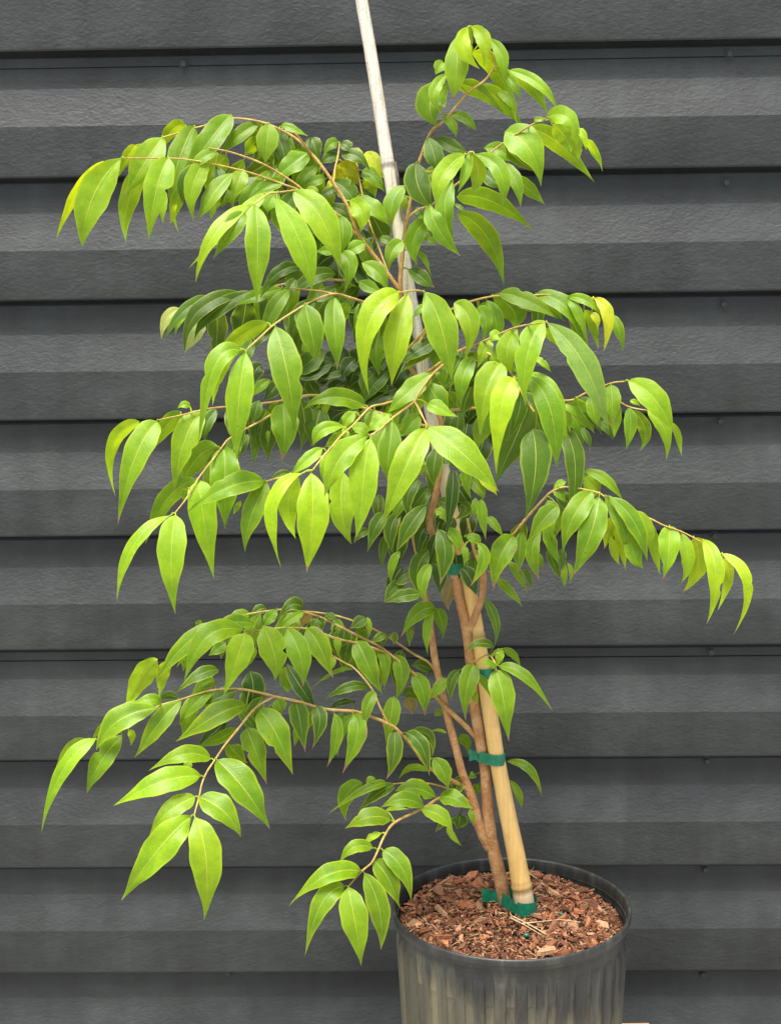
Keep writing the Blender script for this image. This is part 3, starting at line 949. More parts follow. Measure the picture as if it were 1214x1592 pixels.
LEAVES = """
B LC 0
T 80 160
B L3 0
330 365 150 590 48 870 75 yu r38
440 345 260 600 203 910 215 l
735 345 660 560 605 860 185 l
975 365 890 530 880 740 135 l
1050 315 950 345 880 440 75 m
830 520 790 620 755 770 90 lu z-2
790 640 770 700 800 825 32 yu z-2
720 560 705 650 690 765 50 l z-2
B L1 0
590 360 490 600 433 865 135 lu z-2
535 265 475 350 400 490 75 lu z-1
700 215 590 380 465 580 185 l
900 140 800 370 730 645 170 m
1130 70 980 260 760 560 160 m
845 140 755 180 655 340 95 lu z-1
1310 130 1190 200 1060 340 95 m
B L2 0
1140 440 1010 590 945 750 110 m r30
1100 330 1010 450 970 570 140 lu z-2
1085 560 1065 610 1050 670 45 yu z-2
1030 600 1015 680 995 735 45 l z-2
1110 540 1090 600 1070 660 90 m z-2
B L4 0
1343 565 1143 760 855 1030 95 l r30 z-1
1243 640 1033 820 890 1115 105 y r28
1218 690 1143 780 1032 990 130 m
T 360 170
150 600 165 860 140 1224 170 l r2
270 550 430 830 520 1140 190 l
385 515 570 700 665 1025 200 l
470 505 520 510 545 555 50 l
280 600 290 690 315 790 85 mu z-2
290 520 240 590 225 650 110 m z-2
500 700 540 790 560 900 120 mu z-3
B L3 0
70 385 40 470 0 590 115 l
315 450 240 480 120 540 85 m
250 330 160 380 40 450 120 du z-2
B L1 0
235 85 225 200 200 340 150 l r3
480 275 380 350 250 460 135 m
360 190 310 260 265 360 95 d z-1
170 170 125 240 90 290 100 lu z-2
310 108 370 118 480 180 55 m z-1
500 180 525 240 550 330 105 d z-2
395 210 400 300 450 400 110 mu z-3
500 300 480 400 470 520 175 du z-3
640 450 730 520 785 610 135 d z-2
660 500 600 525 550 560 75 d z-2
600 435 520 450 440 490 75 m
740 575 815 650 795 780 130 l
390 145 420 140 480 170 40 m z-2
420 240 330 250 260 330 100 du z-3
230 260 200 330 190 420 150 du z-4
380 230 330 320 320 420 140 du z-4
B M1 0
670 208 620 225 580 290 75 m
690 215 730 235 760 285 75 d
680 290 610 305 560 345 75 d z-1
640 440 620 470 590 500 40 Y z-1
780 360 700 390 590 490 110 Yu z-1
700 330 730 370 700 440 120 Y z-2
760 380 770 430 760 490 80 Yu z-2
B M2 0
690 285 790 300 870 390 90 d
850 265 900 350 950 440 110 Y z-1
760 268 800 275 840 310 55 Y z-1
820 385 900 440 965 530 100 m
830 450 880 490 910 555 95 lu z-1
790 550 890 620 1000 720 110 m z2
880 660 930 750 990 860 150 du z-2
720 400 760 420 800 480 90 m z-2
800 500 840 530 890 550 60 d z-1
B LD 0
1085 480 1010 600 1035 750 115 m r28
B L2 0
690 670 700 780 690 900 130 m z2
840 840 780 870 715 910 95 m z1
690 905 740 990 720 1150 125 m z3
820 965 920 1030 985 1150 110 m z3
620 620 700 640 760 720 80 d z-2
650 890 590 890 530 895 65 m
B LD 0
1075 830 1010 900 985 1010 105 m z3
880 640 930 620 1000 600 60 d z-2
B CO 0
800 960 850 1040 930 1100 150 k
640 920 580 960 540 1030 110 k
660 1040 560 1050 430 1150 85 d z1
800 1080 850 1110 910 1130 70 m z2
700 980 760 1040 830 1090 120 k
900 800 870 860 820 920 90 k
B LX 0
440 990 310 1020 180 1160 85 d
480 1030 400 1090 340 1150 140 du
T 620 20
B LD 0
320 130 320 300 298 480 140 l
385 75 355 190 440 315 95 y z1
392 75 392 180 405 285 40 lu z1
395 75 470 150 470 300 90 y z1
490 140 570 240 560 385 75 l
405 220 540 320 680 630 110 lu z-1
330 400 450 440 600 565 95 mu
450 405 560 490 710 630 105 mu z-1
545 440 610 480 660 560 60 l
600 355 640 400 675 490 60 m
600 325 720 390 835 560 90 mu
610 320 780 400 890 550 65 l z1
250 275 225 300 205 345 75 l
265 340 195 440 215 550 70 l z1
280 395 175 500 215 635 180 m
235 560 290 610 320 690 60 m
280 560 370 590 420 670 60 m
160 690 195 790 210 875 115 d z1
205 690 290 740 385 775 80 d
95 830 110 970 190 1090 155 d z1
150 870 200 900 190 1000 80 m z-1
B R1c 0
365 785 240 910 210 1085 120 l
395 780 370 890 330 1000 65 l z-1
400 780 440 900 385 1010 100 lu z-1
420 785 560 880 570 1100 100 l
580 835 650 940 675 1080 80 m
460 880 520 930 570 970 90 d z-2
640 910 720 980 815 1065 85 mu z-1
300 935 255 1090 310 1270 110 m
320 1020 520 1050 745 1210 125 mu z-1
310 1060 340 1080 375 1110 25 m z-1
B R1b 0
590 660 720 750 805 950 190 l
470 750 570 770 670 845 90 m z-1
600 760 680 830 760 890 70 du z-1
720 640 900 740 1070 955 120 mu z-1
750 595 780 592 850 600 32 l
820 580 940 590 995 740 110 l
850 620 920 690 945 785 110 lu z-1
960 660 990 740 990 820 60 lu z-1
1000 640 1025 690 1035 765 45 y
1040 700 1090 780 1145 870 50 lu
T 560 300
B LD 0
420 165 335 300 360 460 125 m
440 70 480 210 620 405 130 m z3
610 130 790 270 920 575 150 mu z-1
300 480 380 530 455 610 100 d t
365 370 410 430 445 530 40 m
120 290 170 300 215 350 55 d
360 160 385 150 420 165 25 m
400 280 440 300 480 320 45 m
250 20 270 60 280 120 70 m z-2
340 100 370 120 410 160 50 d z-2
410 240 440 270 470 320 60 d z-2
B F0 0
300 625 235 900 205 1210 175 y r4
400 620 510 850 555 1185 215 l r6
590 690 690 820 665 1045 145 l z-1
410 710 370 740 325 790 55 m z-2
390 870 340 920 290 990 90 d z-4
490 920 370 990 250 1080 100 d z-3
490 970 380 1030 240 1130 60 m z-3
120 880 100 1000 125 1150 135 m t z-2
T 380 420
970 140 780 340 725 770 175 y r20
860 560 850 600 850 655 50 m z-2
B R2 0
T 560 300
740 710 790 810 760 940 95 m
750 710 830 760 900 880 80 mu z-1
830 640 960 740 970 850 185 mu z-1
T 660 440
470 65 660 120 875 260 110 m
690 90 790 150 870 235 70 mu z-1
700 70 900 160 1030 395 115 m
910 210 960 300 1025 400 60 mu z-1
890 95 960 180 1045 410 65 m
1000 170 1050 250 1090 425 70 lu z-1
900 90 1020 115 1140 230 65 m
1060 95 1150 200 1135 435 85 Y z1
1180 200 1220 290 1260 430 70 m
1050 190 1080 230 1095 295 55 Y z-1
T 380 420
B L5 0
195 355 270 640 345 1020 210 mg r4
380 210 420 380 475 590 175 m r6
565 165 570 380 605 630 140 m t r3
290 125 190 240 85 480 105 m t
T 160 420
870 505 700 620 635 1110 135 l r28
850 500 740 620 705 860 100 lu z-1
900 515 860 780 815 1195 180 lg r3
1035 330 850 430 695 580 115 lu r25
1214 60 1170 130 1140 260 80 d z-3
940 430 900 520 880 560 100 d z-2
T 380 420
575 110 480 165 420 200 80 d z-2
B CO 0
330 380 350 430 390 480 100 m z1
270 270 290 330 320 390 80 d z1
640 210 690 260 680 390 130 k
740 200 690 220 620 200 90 d
780 220 740 250 710 340 60 l z3
500 500 430 560 360 620 120 d
560 580 470 620 390 660 110 k
640 620 560 640 480 650 80 k
760 620 770 700 780 770 90 d
900 640 840 700 770 800 90 d
960 740 880 780 800 830 110 k
800 640 840 700 880 740 70 d
400 690 430 740 470 760 80 d
700 560 660 600 640 660 100 k
620 700 580 730 540 770 90 k
900 560 820 600 740 620 120 k z-2
460 440 400 470 340 520 100 k z-2
690 740 650 800 580 840 110 k z-2
700 880 620 900 560 960 130 k z-2
420 760 460 820 520 860 100 k z-2
T 160 420
B LX 0
660 165 500 270 365 440 80 d
480 240 400 310 368 440 75 P
520 300 470 350 455 415 30 l
860 140 600 260 500 500 110 d z1
640 330 570 420 515 530 95 P
930 130 700 260 555 400 110 d z1
715 260 720 400 700 590 140 du z-1
900 200 885 320 850 470 170 du z-1
1130 115 980 160 820 215 90 m
1214 10 1090 50 985 180 70 d
B L6 0
330 -25 60 150 50 440 -1 x
T 160 660
230 -20 65 130 50 440 95 yu r20 z-1
345 -20 200 220 92 625 180 l
490 -80 370 50 275 210 115 mu z-1
620 -90 510 120 443 420 175 l
550 -110 510 -125 470 -100 50 l z-1
920 60 880 130 870 200 70 d z-2
T 380 420
240 830 255 1000 252 1200 185 m t r3
150 880 90 1010 55 1235 130 du z-1
165 690 100 730 40 800 70 m
90 820 75 880 55 970 80 d t
110 600 70 640 30 750 110 k z-2
150 1010 148 1050 155 1110 28 m z-1
230 680 190 740 140 800 100 k z-2
480 870 450 990 430 1110 180 d z-2
T 160 660
B L7 0
720 140 580 230 500 430 165 mu z-1
760 140 770 330 765 655 205 m r3
590 345 400 480 290 765 130 mu r20 z-1
605 350 630 560 688 975 190 l r6
430 570 200 750 60 1100 85 l r38
460 570 430 850 445 1190 190 l r2
530 400 515 440 505 480 50 mu z-1
B L7b 0
1015 355 780 400 540 555 150 m
1030 365 940 560 858 785 150 m
1180 310 1120 315 1040 360 55 d
1110 370 1090 420 1070 480 60 m
870 480 845 520 820 565 40 mu z-2
T 380 420
B F2 0
760 850 560 800 370 850 125 m
690 890 650 940 615 1000 80 l
630 985 490 1010 440 1120 95 l
610 1010 560 1070 500 1120 60 mu t z-1
680 990 740 1000 780 1050 80 l
620 990 640 1040 650 1080 50 l
820 880 800 940 760 1010 100 m
T 400 640
410 230 310 310 210 415 90 l
290 385 100 580 150 990 95 y r35
260 400 195 600 260 800 140 yu z-1
340 380 350 640 315 1010 215 y r3
480 250 430 330 430 500 80 l z-1
B F1 0
T 380 420
1170 650 1010 790 885 900 130 m
910 905 840 960 770 1020 90 l
1040 870 1010 920 960 970 90 d z-2
T 660 440
20 620 70 720 150 830 165 m z-1
20 760 90 790 200 860 100 l
T 400 640
700 150 520 300 440 550 165 l z1
540 380 530 620 572 835 175 l z-2
715 165 670 440 685 800 195 l r5 z1
850 55 830 240 790 430 155 m r5
1020 25 960 90 910 170 120 m
B F1b 0
1060 105 930 360 793 720 195 l
T 600 660
260 15 480 180 718 415 210 l
T 660 440
B R3 0
750 235 650 430 607 765 165 l z3
585 290 520 420 550 570 150 l z2
480 320 440 335 415 370 80 l z1
405 355 375 430 335 540 95 l
480 505 390 680 340 970 190 l z2
560 600 480 800 440 1200 170 y z2
640 580 790 800 805 1180 170 m z1
650 570 820 720 880 1040 100 l z-1
690 465 740 500 800 555 45 l
750 285 800 340 860 410 60 lu
725 845 720 1000 680 1250 -1 x
650 770 560 1000 430 1260 220 du z-3
600 680 590 820 515 1000 110 d z-2
310 460 240 600 220 785 115 m
130 490 140 580 120 680 160 m z-1
240 420 200 520 130 660 100 d z-1
400 470 340 560 290 640 140 k z-2
300 640 260 740 240 830 130 du z-2
140 680 190 760 270 850 100 mu z-2
450 420 460 480 480 540 80 m
T 600 660
920 30 940 280 885 600 210 dg r3 z-1
B R3a 0
T 660 440
770 250 1010 530 1130 935 180 p r8
B R4 0
850 740 840 770 850 800 65 m
870 760 900 850 920 940 60 lu
880 760 920 790 960 850 60 m
950 720 1000 830 1080 940 125 mu t
1040 710 1060 800 1085 920 90 m
980 910 1020 970 1045 1050 50 d t
1170 640 1180 760 1185 895 115 m t
1100 870 1150 920 1190 985 60 d
T 600 660
1120 30 1190 280 1140 660 135 dg z-1
T 860 440
470 615 640 740 745 950 170 l z1
750 880 785 970 795 1090 45 lu
590 800 700 930 710 1115 90 l
500 800 575 920 572 1050 90 mu
470 785 485 900 455 1050 90 m
480 740 510 748 545 770 35 y
T 400 640
B IN 0
1130 230 1110 350 1100 480 115 d z1
1040 290 1025 340 1045 400 80 m z1
1030 420 950 520 945 700 95 d z1
1080 470 1010 560 975 610 120 dg
1060 590 960 720 880 880 120 dg z1
910 620 840 740 860 890 95 d
900 880 850 960 840 1090 60 m t z1
800 640 740 740 700 885 100 d t z1
760 520 760 600 745 690 80 d t
820 770 790 870 795 990 60 d
700 750 650 770 605 830 60 dg
1130 740 1180 880 1140 1090 125 d t z1
1080 870 1005 1010 1050 1200 120 d
1090 960 1040 1080 1080 1210 85 m z1
990 1010 920 1060 870 1090 60 d
940 1080 860 1110 800 1210 80 dg
1030 1150 920 1160 810 1200 90 dg z1
920 540 890 600 850 720 75 m
T 600 660
420 280 415 430 380 640 95 k z1
490 220 500 340 510 470 85 m z1
350 220 400 225 440 270 80 d
580 310 640 370 705 440 75 Y
530 340 590 410 620 470 85 m t
560 460 560 520 550 580 50 m z1
600 470 605 580 630 730 70 m t z1
640 580 690 640 750 710 60 m
470 500 500 540 430 600 85 d
310 540 360 570 390 640 65 m z1
380 660 440 720 470 820 80 m z1
320 480 380 500 420 540 90 d
430 590 400 640 370 700 90 k
250 650 220 700 200 820 90 k
500 700 560 720 590 760 70 m
490 770 500 820 490 900 45 m z1
570 745 615 850 520 1020 80 m t z1
630 800 600 880 560 960 55 d
330 700 300 760 290 860 100 k z-1
180 480 200 540 210 620 110 k z-1
440 380 480 440 520 500 110 k z-1
300 860 330 930 320 1030 110 k z-1
470 900 520 960 540 1050 110 k z-1
B R5 0
800 700 720 830 650 1030 155 m t
860 665 840 790 845 940 88 m t
980 660 920 800 980 985 95 m t z-1
1080 510 990 600 890 730 130 m z1
770 860 830 940 880 1060 60 m z-1
870 900 900 970 925 1040 42 d z-1
690 960 770 1040 865 1140 60 m t
1000 640 1040 760 1080 890 85 m
1010 790 1060 890 1085 980 60 d t z-1
1100 780 1110 840 1100 920 50 d z-1
970 810 975 860 985 910 32 m t z-1
1120 860 1120 940 1115 1030 42 l t
1140 870 1165 930 1155 1000 32 l t
1060 380 1100 368 1135 360 50 l
1055 390 1090 430 1120 490 75 m
1060 570 1035 640 1070 740 60 l
T 870 710
200 220 80 390 5 590 155 m z1
250 230 190 165 150 105 120 l z-1
150 90 290 150 390 300 72 l z-1
245 250 200 470 92 760 175 m z1 t r5
320 380 305 480 280 580 85 yu t z-1
320 500 340 590 360 685 60 yu z-1
350 440 390 560 395 720 80 yu z-1
290 245 390 430 410 620 100 m
310 250 470 420 540 660 115 m z1
430 460 460 600 510 710 110 m t
460 340 540 450 550 610 100 l
560 400 590 560 625 745 80 lu z-1
690 435 685 590 675 775 145 l t r2
760 480 805 630 795 795 95 l t z-1
840 510 870 680 790 860 150 yu z-1
900 520 980 720 970 1045 115 y
1020 640 1060 760 985 970 72 yu z-1
1020 610 1180 800 1100 1120 75 y r25
T 580 860
B R6 0
770 735 820 930 838 1185 165 m t r6
790 710 960 780 1125 1000 78 m
770 720 720 690 670 690 50 m
790 600 795 650 775 720 60 l
810 600 880 640 925 720 52 mu
760 590 660 570 580 640 60 d
700 290 770 430 775 590 65 d
B SA 0
630 700 590 840 550 1045 130 m t z2
540 735 490 820 500 930 72 d z1
650 770 700 820 735 920 52 mu z2
630 870 640 910 655 955 50 l z2
B SB 0
390 345 280 380 175 530 110 m t z2
380 350 340 470 340 640 62 m z2
400 350 430 430 455 540 90 mu t z1
250 470 230 520 235 590 50 m t
510 165 470 260 470 360 100 Bu z2
290 380 230 430 200 480 70 d
B L8a 0
465 790 410 850 365 930 80 m
240 760 310 860 310 1030 115 m t
370 740 300 705 235 720 75 d z-1
125 650 180 750 140 925 110 m
60 600 75 720 30 850 80 m z-1
10 580 20 720 40 890 -1 x
210 920 240 960 240 1020 90 Bu z-1 t
190 900 240 880 290 940 80 d z-1
440 980 410 1005 380 1020 45 m z-1
130 900 110 1040 68 1200 115 m z2
110 510 130 530 130 570 42 d z-1
90 520 40 530 -10 560 60 d z-1
T 40 930
B L9 0
985 640 840 790 712 1020 130 m
840 690 600 760 430 930 165 m
610 860 480 1020 370 1220 140 m z-1
440 890 250 1060 61 1449 105 l r25
400 895 280 930 190 1080 50 lu z-1
570 740 480 820 415 890 55 mu z-1
850 670 790 635 660 660 70 m z1
960 630 890 615 840 660 55 du z-1
650 830 670 870 655 930 50 yu z-1
1165 580 1060 670 965 800 100 m
1190 520 1120 540 1040 610 90 m z-1
1214 450 1080 490 950 600 85 d z-1
B L8a 0
1190 150 1000 300 820 520 115 m
830 390 720 520 630 720 150 yu z-1 r5
890 400 860 500 840 640 90 yu z-1
1080 270 1020 330 950 440 60 m z-1
1110 160 1085 160 1070 185 40 mu z-1
T 240 920
B L8c 0
560 240 330 290 200 575 155 l r25 z1
570 260 520 430 430 650 175 l r3 z2
685 215 750 370 790 550 190 l r5 z1
830 225 910 380 960 590 155 m t r5 z1
960 230 1050 370 1095 555 150 m t
640 205 480 195 330 260 100 m
450 320 400 360 340 400 80 m z-1
640 350 600 420 570 480 60 mu z-1
B L8a 0
600 140 520 155 430 210 80 m
770 110 720 170 680 220 80 m z1
940 125 850 180 790 230 70 m z1
930 100 860 85 770 170 90 d
700 105 650 120 600 180 70 d z-1
980 140 950 170 920 220 80 Bu z-1
1030 170 1010 200 980 240 70 d z1
B L9 0
520 620 420 660 300 720 110 d
600 500 620 600 600 720 160 k z-2
820 470 830 560 840 640 90 mu z-3
830 450 910 580 990 690 110 k z-3
580 715 390 780 150 965 150 m z1 e
520 855 420 920 260 985 80 m z1
460 790 380 880 280 940 95 k z-1
660 745 770 900 865 1155 190 m e z1
580 860 640 1010 705 1214 150 m t e
470 960 510 1010 590 1080 110 m z-1
770 675 790 720 800 770 95 m
890 690 920 830 945 1010 130 d t r3
1020 720 1040 830 1005 990 105 d t r3
1130 765 1150 900 1095 1105 82 m t r3
540 750 610 830 670 900 75 d z-1
690 670 640 690 600 720 80 mu z-2
T 420 930
520 730 545 870 440 1100 130 m t e r3
660 590 610 690 590 840 82 m
630 570 500 560 350 660 68 d z-2
530 650 460 655 400 690 50 k z-2
B L8a 0
540 265 610 410 685 615 145 m r5 e z1
680 310 725 420 700 580 75 m t
470 190 460 250 450 310 120 d z-1
420 240 425 300 425 370 50 m
600 120 560 150 500 190 80 d
610 120 622 180 620 250 42 l
300 130 320 160 330 200 70 d
730 230 690 245 640 280 55 d
770 215 785 250 775 290 45 d
470 350 495 380 525 430 80 mu z-1
400 370 390 410 380 460 50 l
360 90 390 120 430 130 50 d
B LB 0
780 820 785 950 780 1140 110 d t
850 845 950 930 1000 1120 105 d t z1
890 840 1000 870 1025 990 75 du
1020 1005 1085 1090 1110 1200 115 m
990 1085 890 1070 805 1130 42 mu
1110 850 1060 832 1010 845 22 mu
520 450 420 460 250 560 30 mu z-1
T 160 1140
B L9b 0
680 160 500 135 290 240 115 l e
615 270 360 310 70 465 165 l e
580 400 420 490 280 630 130 l
610 405 760 490 875 645 170 m
720 170 890 350 1050 600 210 m z1
555 525 360 720 120 1055 210 l z1 r5
580 525 650 780 660 1170 215 l r5 z1
560 180 530 200 510 225 60 l z-1
T 430 1180
B L10 0
525 705 320 730 65 890 135 m e
425 800 280 920 190 1240 145 m
450 805 490 1000 555 1295 185 l r4
550 715 640 920 680 1195 150 m e r6
615 640 710 770 765 945 140 m e
670 575 790 690 858 885 135 m e
605 560 490 555 390 645 90 m e
665 465 600 490 555 530 48 y
720 385 590 365 430 440 125 m e
920 295 790 255 650 310 105 m e
1000 240 870 185 745 205 125 m e
1030 235 1130 255 1240 330 115 m e t
910 320 1030 360 1115 450 110 l e
1070 430 1110 490 1155 550 42 l
690 155 560 190 315 335 62 m z-2
540 150 440 230 425 385 120 mu z-3
740 160 620 230 520 330 85 d z-2
690 320 760 312 840 325 28 l z-1
950 75 850 55 765 120 48 mu z-2
1150 350 1150 390 1130 440 110 d z-2
1040 320 1050 380 990 460 65 d t z-2
1140 140 1130 180 1110 210 90 d z-1
620 120 590 130 560 150 50 m z-2
T 620 1080
B SB 0
370 280 420 295 440 380 75 mu z-2
350 530 370 560 400 600 65 m z-1
440 730 460 770 460 830 45 m t z1
B SA 0
680 420 820 470 900 640 62 m z-4
695 535 750 620 765 720 52 m z-4
480 500 460 510 430 530 50 m z-3
500 560 490 590 480 640 60 m z-3
T 600 660
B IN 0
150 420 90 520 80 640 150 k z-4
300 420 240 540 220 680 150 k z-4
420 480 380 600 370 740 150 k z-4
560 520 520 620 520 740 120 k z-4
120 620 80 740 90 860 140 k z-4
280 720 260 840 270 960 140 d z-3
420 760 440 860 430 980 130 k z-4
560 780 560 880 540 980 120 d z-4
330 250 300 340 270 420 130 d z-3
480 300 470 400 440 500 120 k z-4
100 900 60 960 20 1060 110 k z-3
T 380 420
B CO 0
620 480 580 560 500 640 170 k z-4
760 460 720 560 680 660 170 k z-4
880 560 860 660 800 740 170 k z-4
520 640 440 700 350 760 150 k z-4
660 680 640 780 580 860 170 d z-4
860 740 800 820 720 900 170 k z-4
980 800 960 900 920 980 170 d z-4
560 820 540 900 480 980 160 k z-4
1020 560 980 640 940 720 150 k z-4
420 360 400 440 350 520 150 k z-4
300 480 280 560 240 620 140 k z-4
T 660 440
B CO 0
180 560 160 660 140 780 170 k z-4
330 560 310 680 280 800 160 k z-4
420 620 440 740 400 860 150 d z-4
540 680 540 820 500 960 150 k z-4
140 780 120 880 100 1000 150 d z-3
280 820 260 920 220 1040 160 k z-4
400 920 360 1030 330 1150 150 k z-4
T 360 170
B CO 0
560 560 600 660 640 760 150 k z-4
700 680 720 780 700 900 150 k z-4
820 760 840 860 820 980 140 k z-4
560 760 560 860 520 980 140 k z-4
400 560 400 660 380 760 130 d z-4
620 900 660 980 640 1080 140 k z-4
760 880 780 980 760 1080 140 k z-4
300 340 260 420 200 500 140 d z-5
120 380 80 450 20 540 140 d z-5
T 420 930
B L8a 0
90 130 120 200 140 280 110 d z-3
260 150 280 230 270 310 110 d z-3
400 200 420 290 410 380 110 d z-3
560 260 560 340 540 440 110 d z-3
"""

# ------------------------------------------------------------------ leaves
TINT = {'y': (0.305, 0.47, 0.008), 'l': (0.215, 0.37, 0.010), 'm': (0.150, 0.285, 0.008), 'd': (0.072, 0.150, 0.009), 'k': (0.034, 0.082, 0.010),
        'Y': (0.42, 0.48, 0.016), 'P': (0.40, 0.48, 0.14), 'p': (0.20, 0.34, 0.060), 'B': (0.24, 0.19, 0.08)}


YELLOWING = ('L8a', 'L8b', 'L8c', 'L9', 'L10', 'LB', 'R5', 'SA', 'IN')
OUTLINE = [(0, 0), (.03, .24), (.08, .50), (.16, .76), (.27, .93), (.38, 1.0), (.50, .965), (.60, .85), (.69, .67), (.77, .475), (.84, .31), (.90, .18), (.95, .085), (.98, .038), (1, 0.01)]


def half_width(t, peak):
    """outline of a lance-shaped leaf with a drawn-out tip"""
    t = t ** (math.log(0.42) / math.log(peak))
    for (a, b) in zip(OUTLINE, OUTLINE[1:]):
        if a[0] <= t <= b[0]:
            k = (t - a[0]) / (b[0] - a[0])
            return a[1] + k * (b[1] - a[1])
    return 0.01


def nearest(path, x, y):
    best = None
    for (a, b) in zip(path, path[1:]):
        dx, dy = b[0] - a[0], b[1] - a[1]
        q = dx * dx + dy * dy or 1e-9
        k = min(1, max(0, ((x - a[0]) * dx + (y - a[1]) * dy) / q))
        c = tuple(a[i] + k * (b[i] - a[i]) for i in range(3))
        d = math.hypot(c[0] - x, c[1] - y)
        if best is None or d < best[0]:
            best = (d, c)
    return best


def leaf_mesh(mb, spec):
    (bx, by, mx, my, tx, ty, wid, code, roll, dz, path, brn) = spec
    rg = random.Random(int(bx * 131 + by * 17 + tx * 7))
    dist, (nx, ny, noff) = nearest(path, bx, by)
    under = 'u' in code
    dry = rg.uniform(0.35, 0.75) if 't' in code else rg.choice((0.04, 0.10, 0.14, 0.2))
    if 'B' in code:
        dry = 0.95
    if 'e' in code or (code[0] in 'md' and brn in YELLOWING and rg.random() < 0.75):
        dry += 1.0
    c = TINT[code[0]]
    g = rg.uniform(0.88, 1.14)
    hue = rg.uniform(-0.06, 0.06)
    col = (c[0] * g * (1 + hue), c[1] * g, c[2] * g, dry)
    off0 = noff + dz
    ln_px = math.hypot(mx - bx, my - by) + math.hypot(tx - mx, ty - my)
    mpp = (at(bx, by, off0) - CAM).dot(fw) / F
    ln = ln_px * mpp
    # control point so that the bezier passes through (mx,my) half way
    cx, cy = 2 * mx - (bx + tx) / 2, 2 * my - (by + ty) / 2
    A = ln * rg.uniform(0.20, 0.34) * (-1 if under else 1)
    dip = rg.uniform(0.5, 1.0)
    hook = rg.gauss(0, 0.05) * ln_px
    NL, NW = 26, 4
    ts = [(i / NL) for i in range(NL + 1)]
    P = []
    for t in ts:
        x = (1 - t) ** 2 * bx + 2 * t * (1 - t) * cx + t * t * tx
        y = (1 - t) ** 2 * by + 2 * t * (1 - t) * cy + t * t * ty
        x += hook * t ** 5 * (ty - by) / max(1, math.hypot(tx - bx, ty - by))
        y -= hook * t ** 5 * (tx - bx) / max(1, math.hypot(tx - bx, ty - by))
        o_ = off0 + A * (math.sin(min(t * 1.15, 1.0) * math.pi / 2) - dip * 0.45 * t ** 3)
        P.append(at(x, y, o_))
    dxn = (tx - bx) / max(1, math.hypot(tx - bx, ty - by))
    r = math.radians(roll) if roll is not None else math.radians(min(26, max(6, abs(dxn) * 30)) + rg.uniform(-5, 6))
    sgn = (1 if dxn > 0 else -1) if abs(dxn) > 0.06 else rg.choice((-1, 1))
    r = r * sgn * (-1 if under else 1)
    fold = math.radians(rg.uniform(9, 22)) * (-1 if under else 1)
    app = 2 * math.cos(fold) * math.cos(r)
    hw = (0.84 if code[0] == 'k' else 0.95) * wid * mpp / max(app, 0.35)
    peak = rg.uniform(0.34, 0.50)
    ph1, ph2, wam = rg.uniform(0, 6.28), rg.uniform(0, 6.28), rg.choice((rg.uniform(0.02, 0.07), rg.uniform(0.05, 0.13)))
    bite = (rg.uniform(.3, .85), rg.choice((-1, 1)), rg.uniform(.2, .5)) if rg.random() < 0.16 else None
    verts, uvs, faces = [], [], []
    tw = rg.uniform(-0.22, 0.22)
    bend = 0.5
    for i, t in enumerate(ts):
        T = (P[min(i + 1, NL)] - P[max(i - 1, 0)]).normalized()
        V = (CAM - P[i]).normalized()
        S0 = V.cross(T)
        S0 = S0.normalized() if S0.length > 1e-4 else rt
        N0 = T.cross(S0).normalized()
        ang = r + tw * (t - 0.4)
        Sx = S0 * math.cos(ang) - N0 * math.sin(ang)
        Nn = N0 * math.cos(ang) + S0 * math.sin(ang)
        hwid = hw * half_width(min(max(t, 0.002), 0.9985), peak)
        for k in range(-NW, NW + 1):
            u = k / NW
            au = abs(u)
            # blade halves rise from the midrib and level out towards the margin
            out = hwid * (au * math.cos(fold)) * (1 if u > 0 else -1)
            hgt = hwid * math.sin(fold) * (au - bend * au * au)
            hgt += hw * wam * au * au * math.sin(t * (11 + 7 * math.sin(ph2)) + ph1 + (1.9 if u > 0 else 0)) * (1 if t < .93 else .3)
            hgt += hw * 0.012 * (1 if au < .1 else 0) * -1
            wav = 1 + 0.035 * au * math.sin(t * 23 + ph2 + (2.4 if u > 0 else 0))
            if bite and u * bite[1] > 0:
                wav *= 1 - bite[2] * math.exp(-((t - bite[0]) / 0.035) ** 2)
            verts.append(P[i] + Sx * out * wav + Nn * hgt)
            uvs.append((0.5 + 0.5 * u, t))
    W = 2 * NW + 1
    for i in range(NL):
        for k in range(W - 1):
            faces.append((i * W + k, i * W + k + 1, (i + 1) * W + k + 1, (i + 1) * W + k))
    mb.add(verts, faces, col, uvs)
    # petiole and the thick lower midrib
    if dist < 26:
        q = at(nx, ny, noff)
        e = P[1]
        mdl = P[0].lerp(q, .5) + Vector((0, 0, 0.0015))
        pr = mpp * 1.15
        pts = [q, mdl, P[0]] + [P[1].lerp(P[0], .4)]
        b = len(mb.v)
        tube(mb, pts, [pr, pr * .95, pr * .9, pr * .5], 5, cap=False, col=(c[0] * 1.4 + .05, c[1] * 1.15 + .04, c[2] + .02, 0))
    return ln * wid * mpp


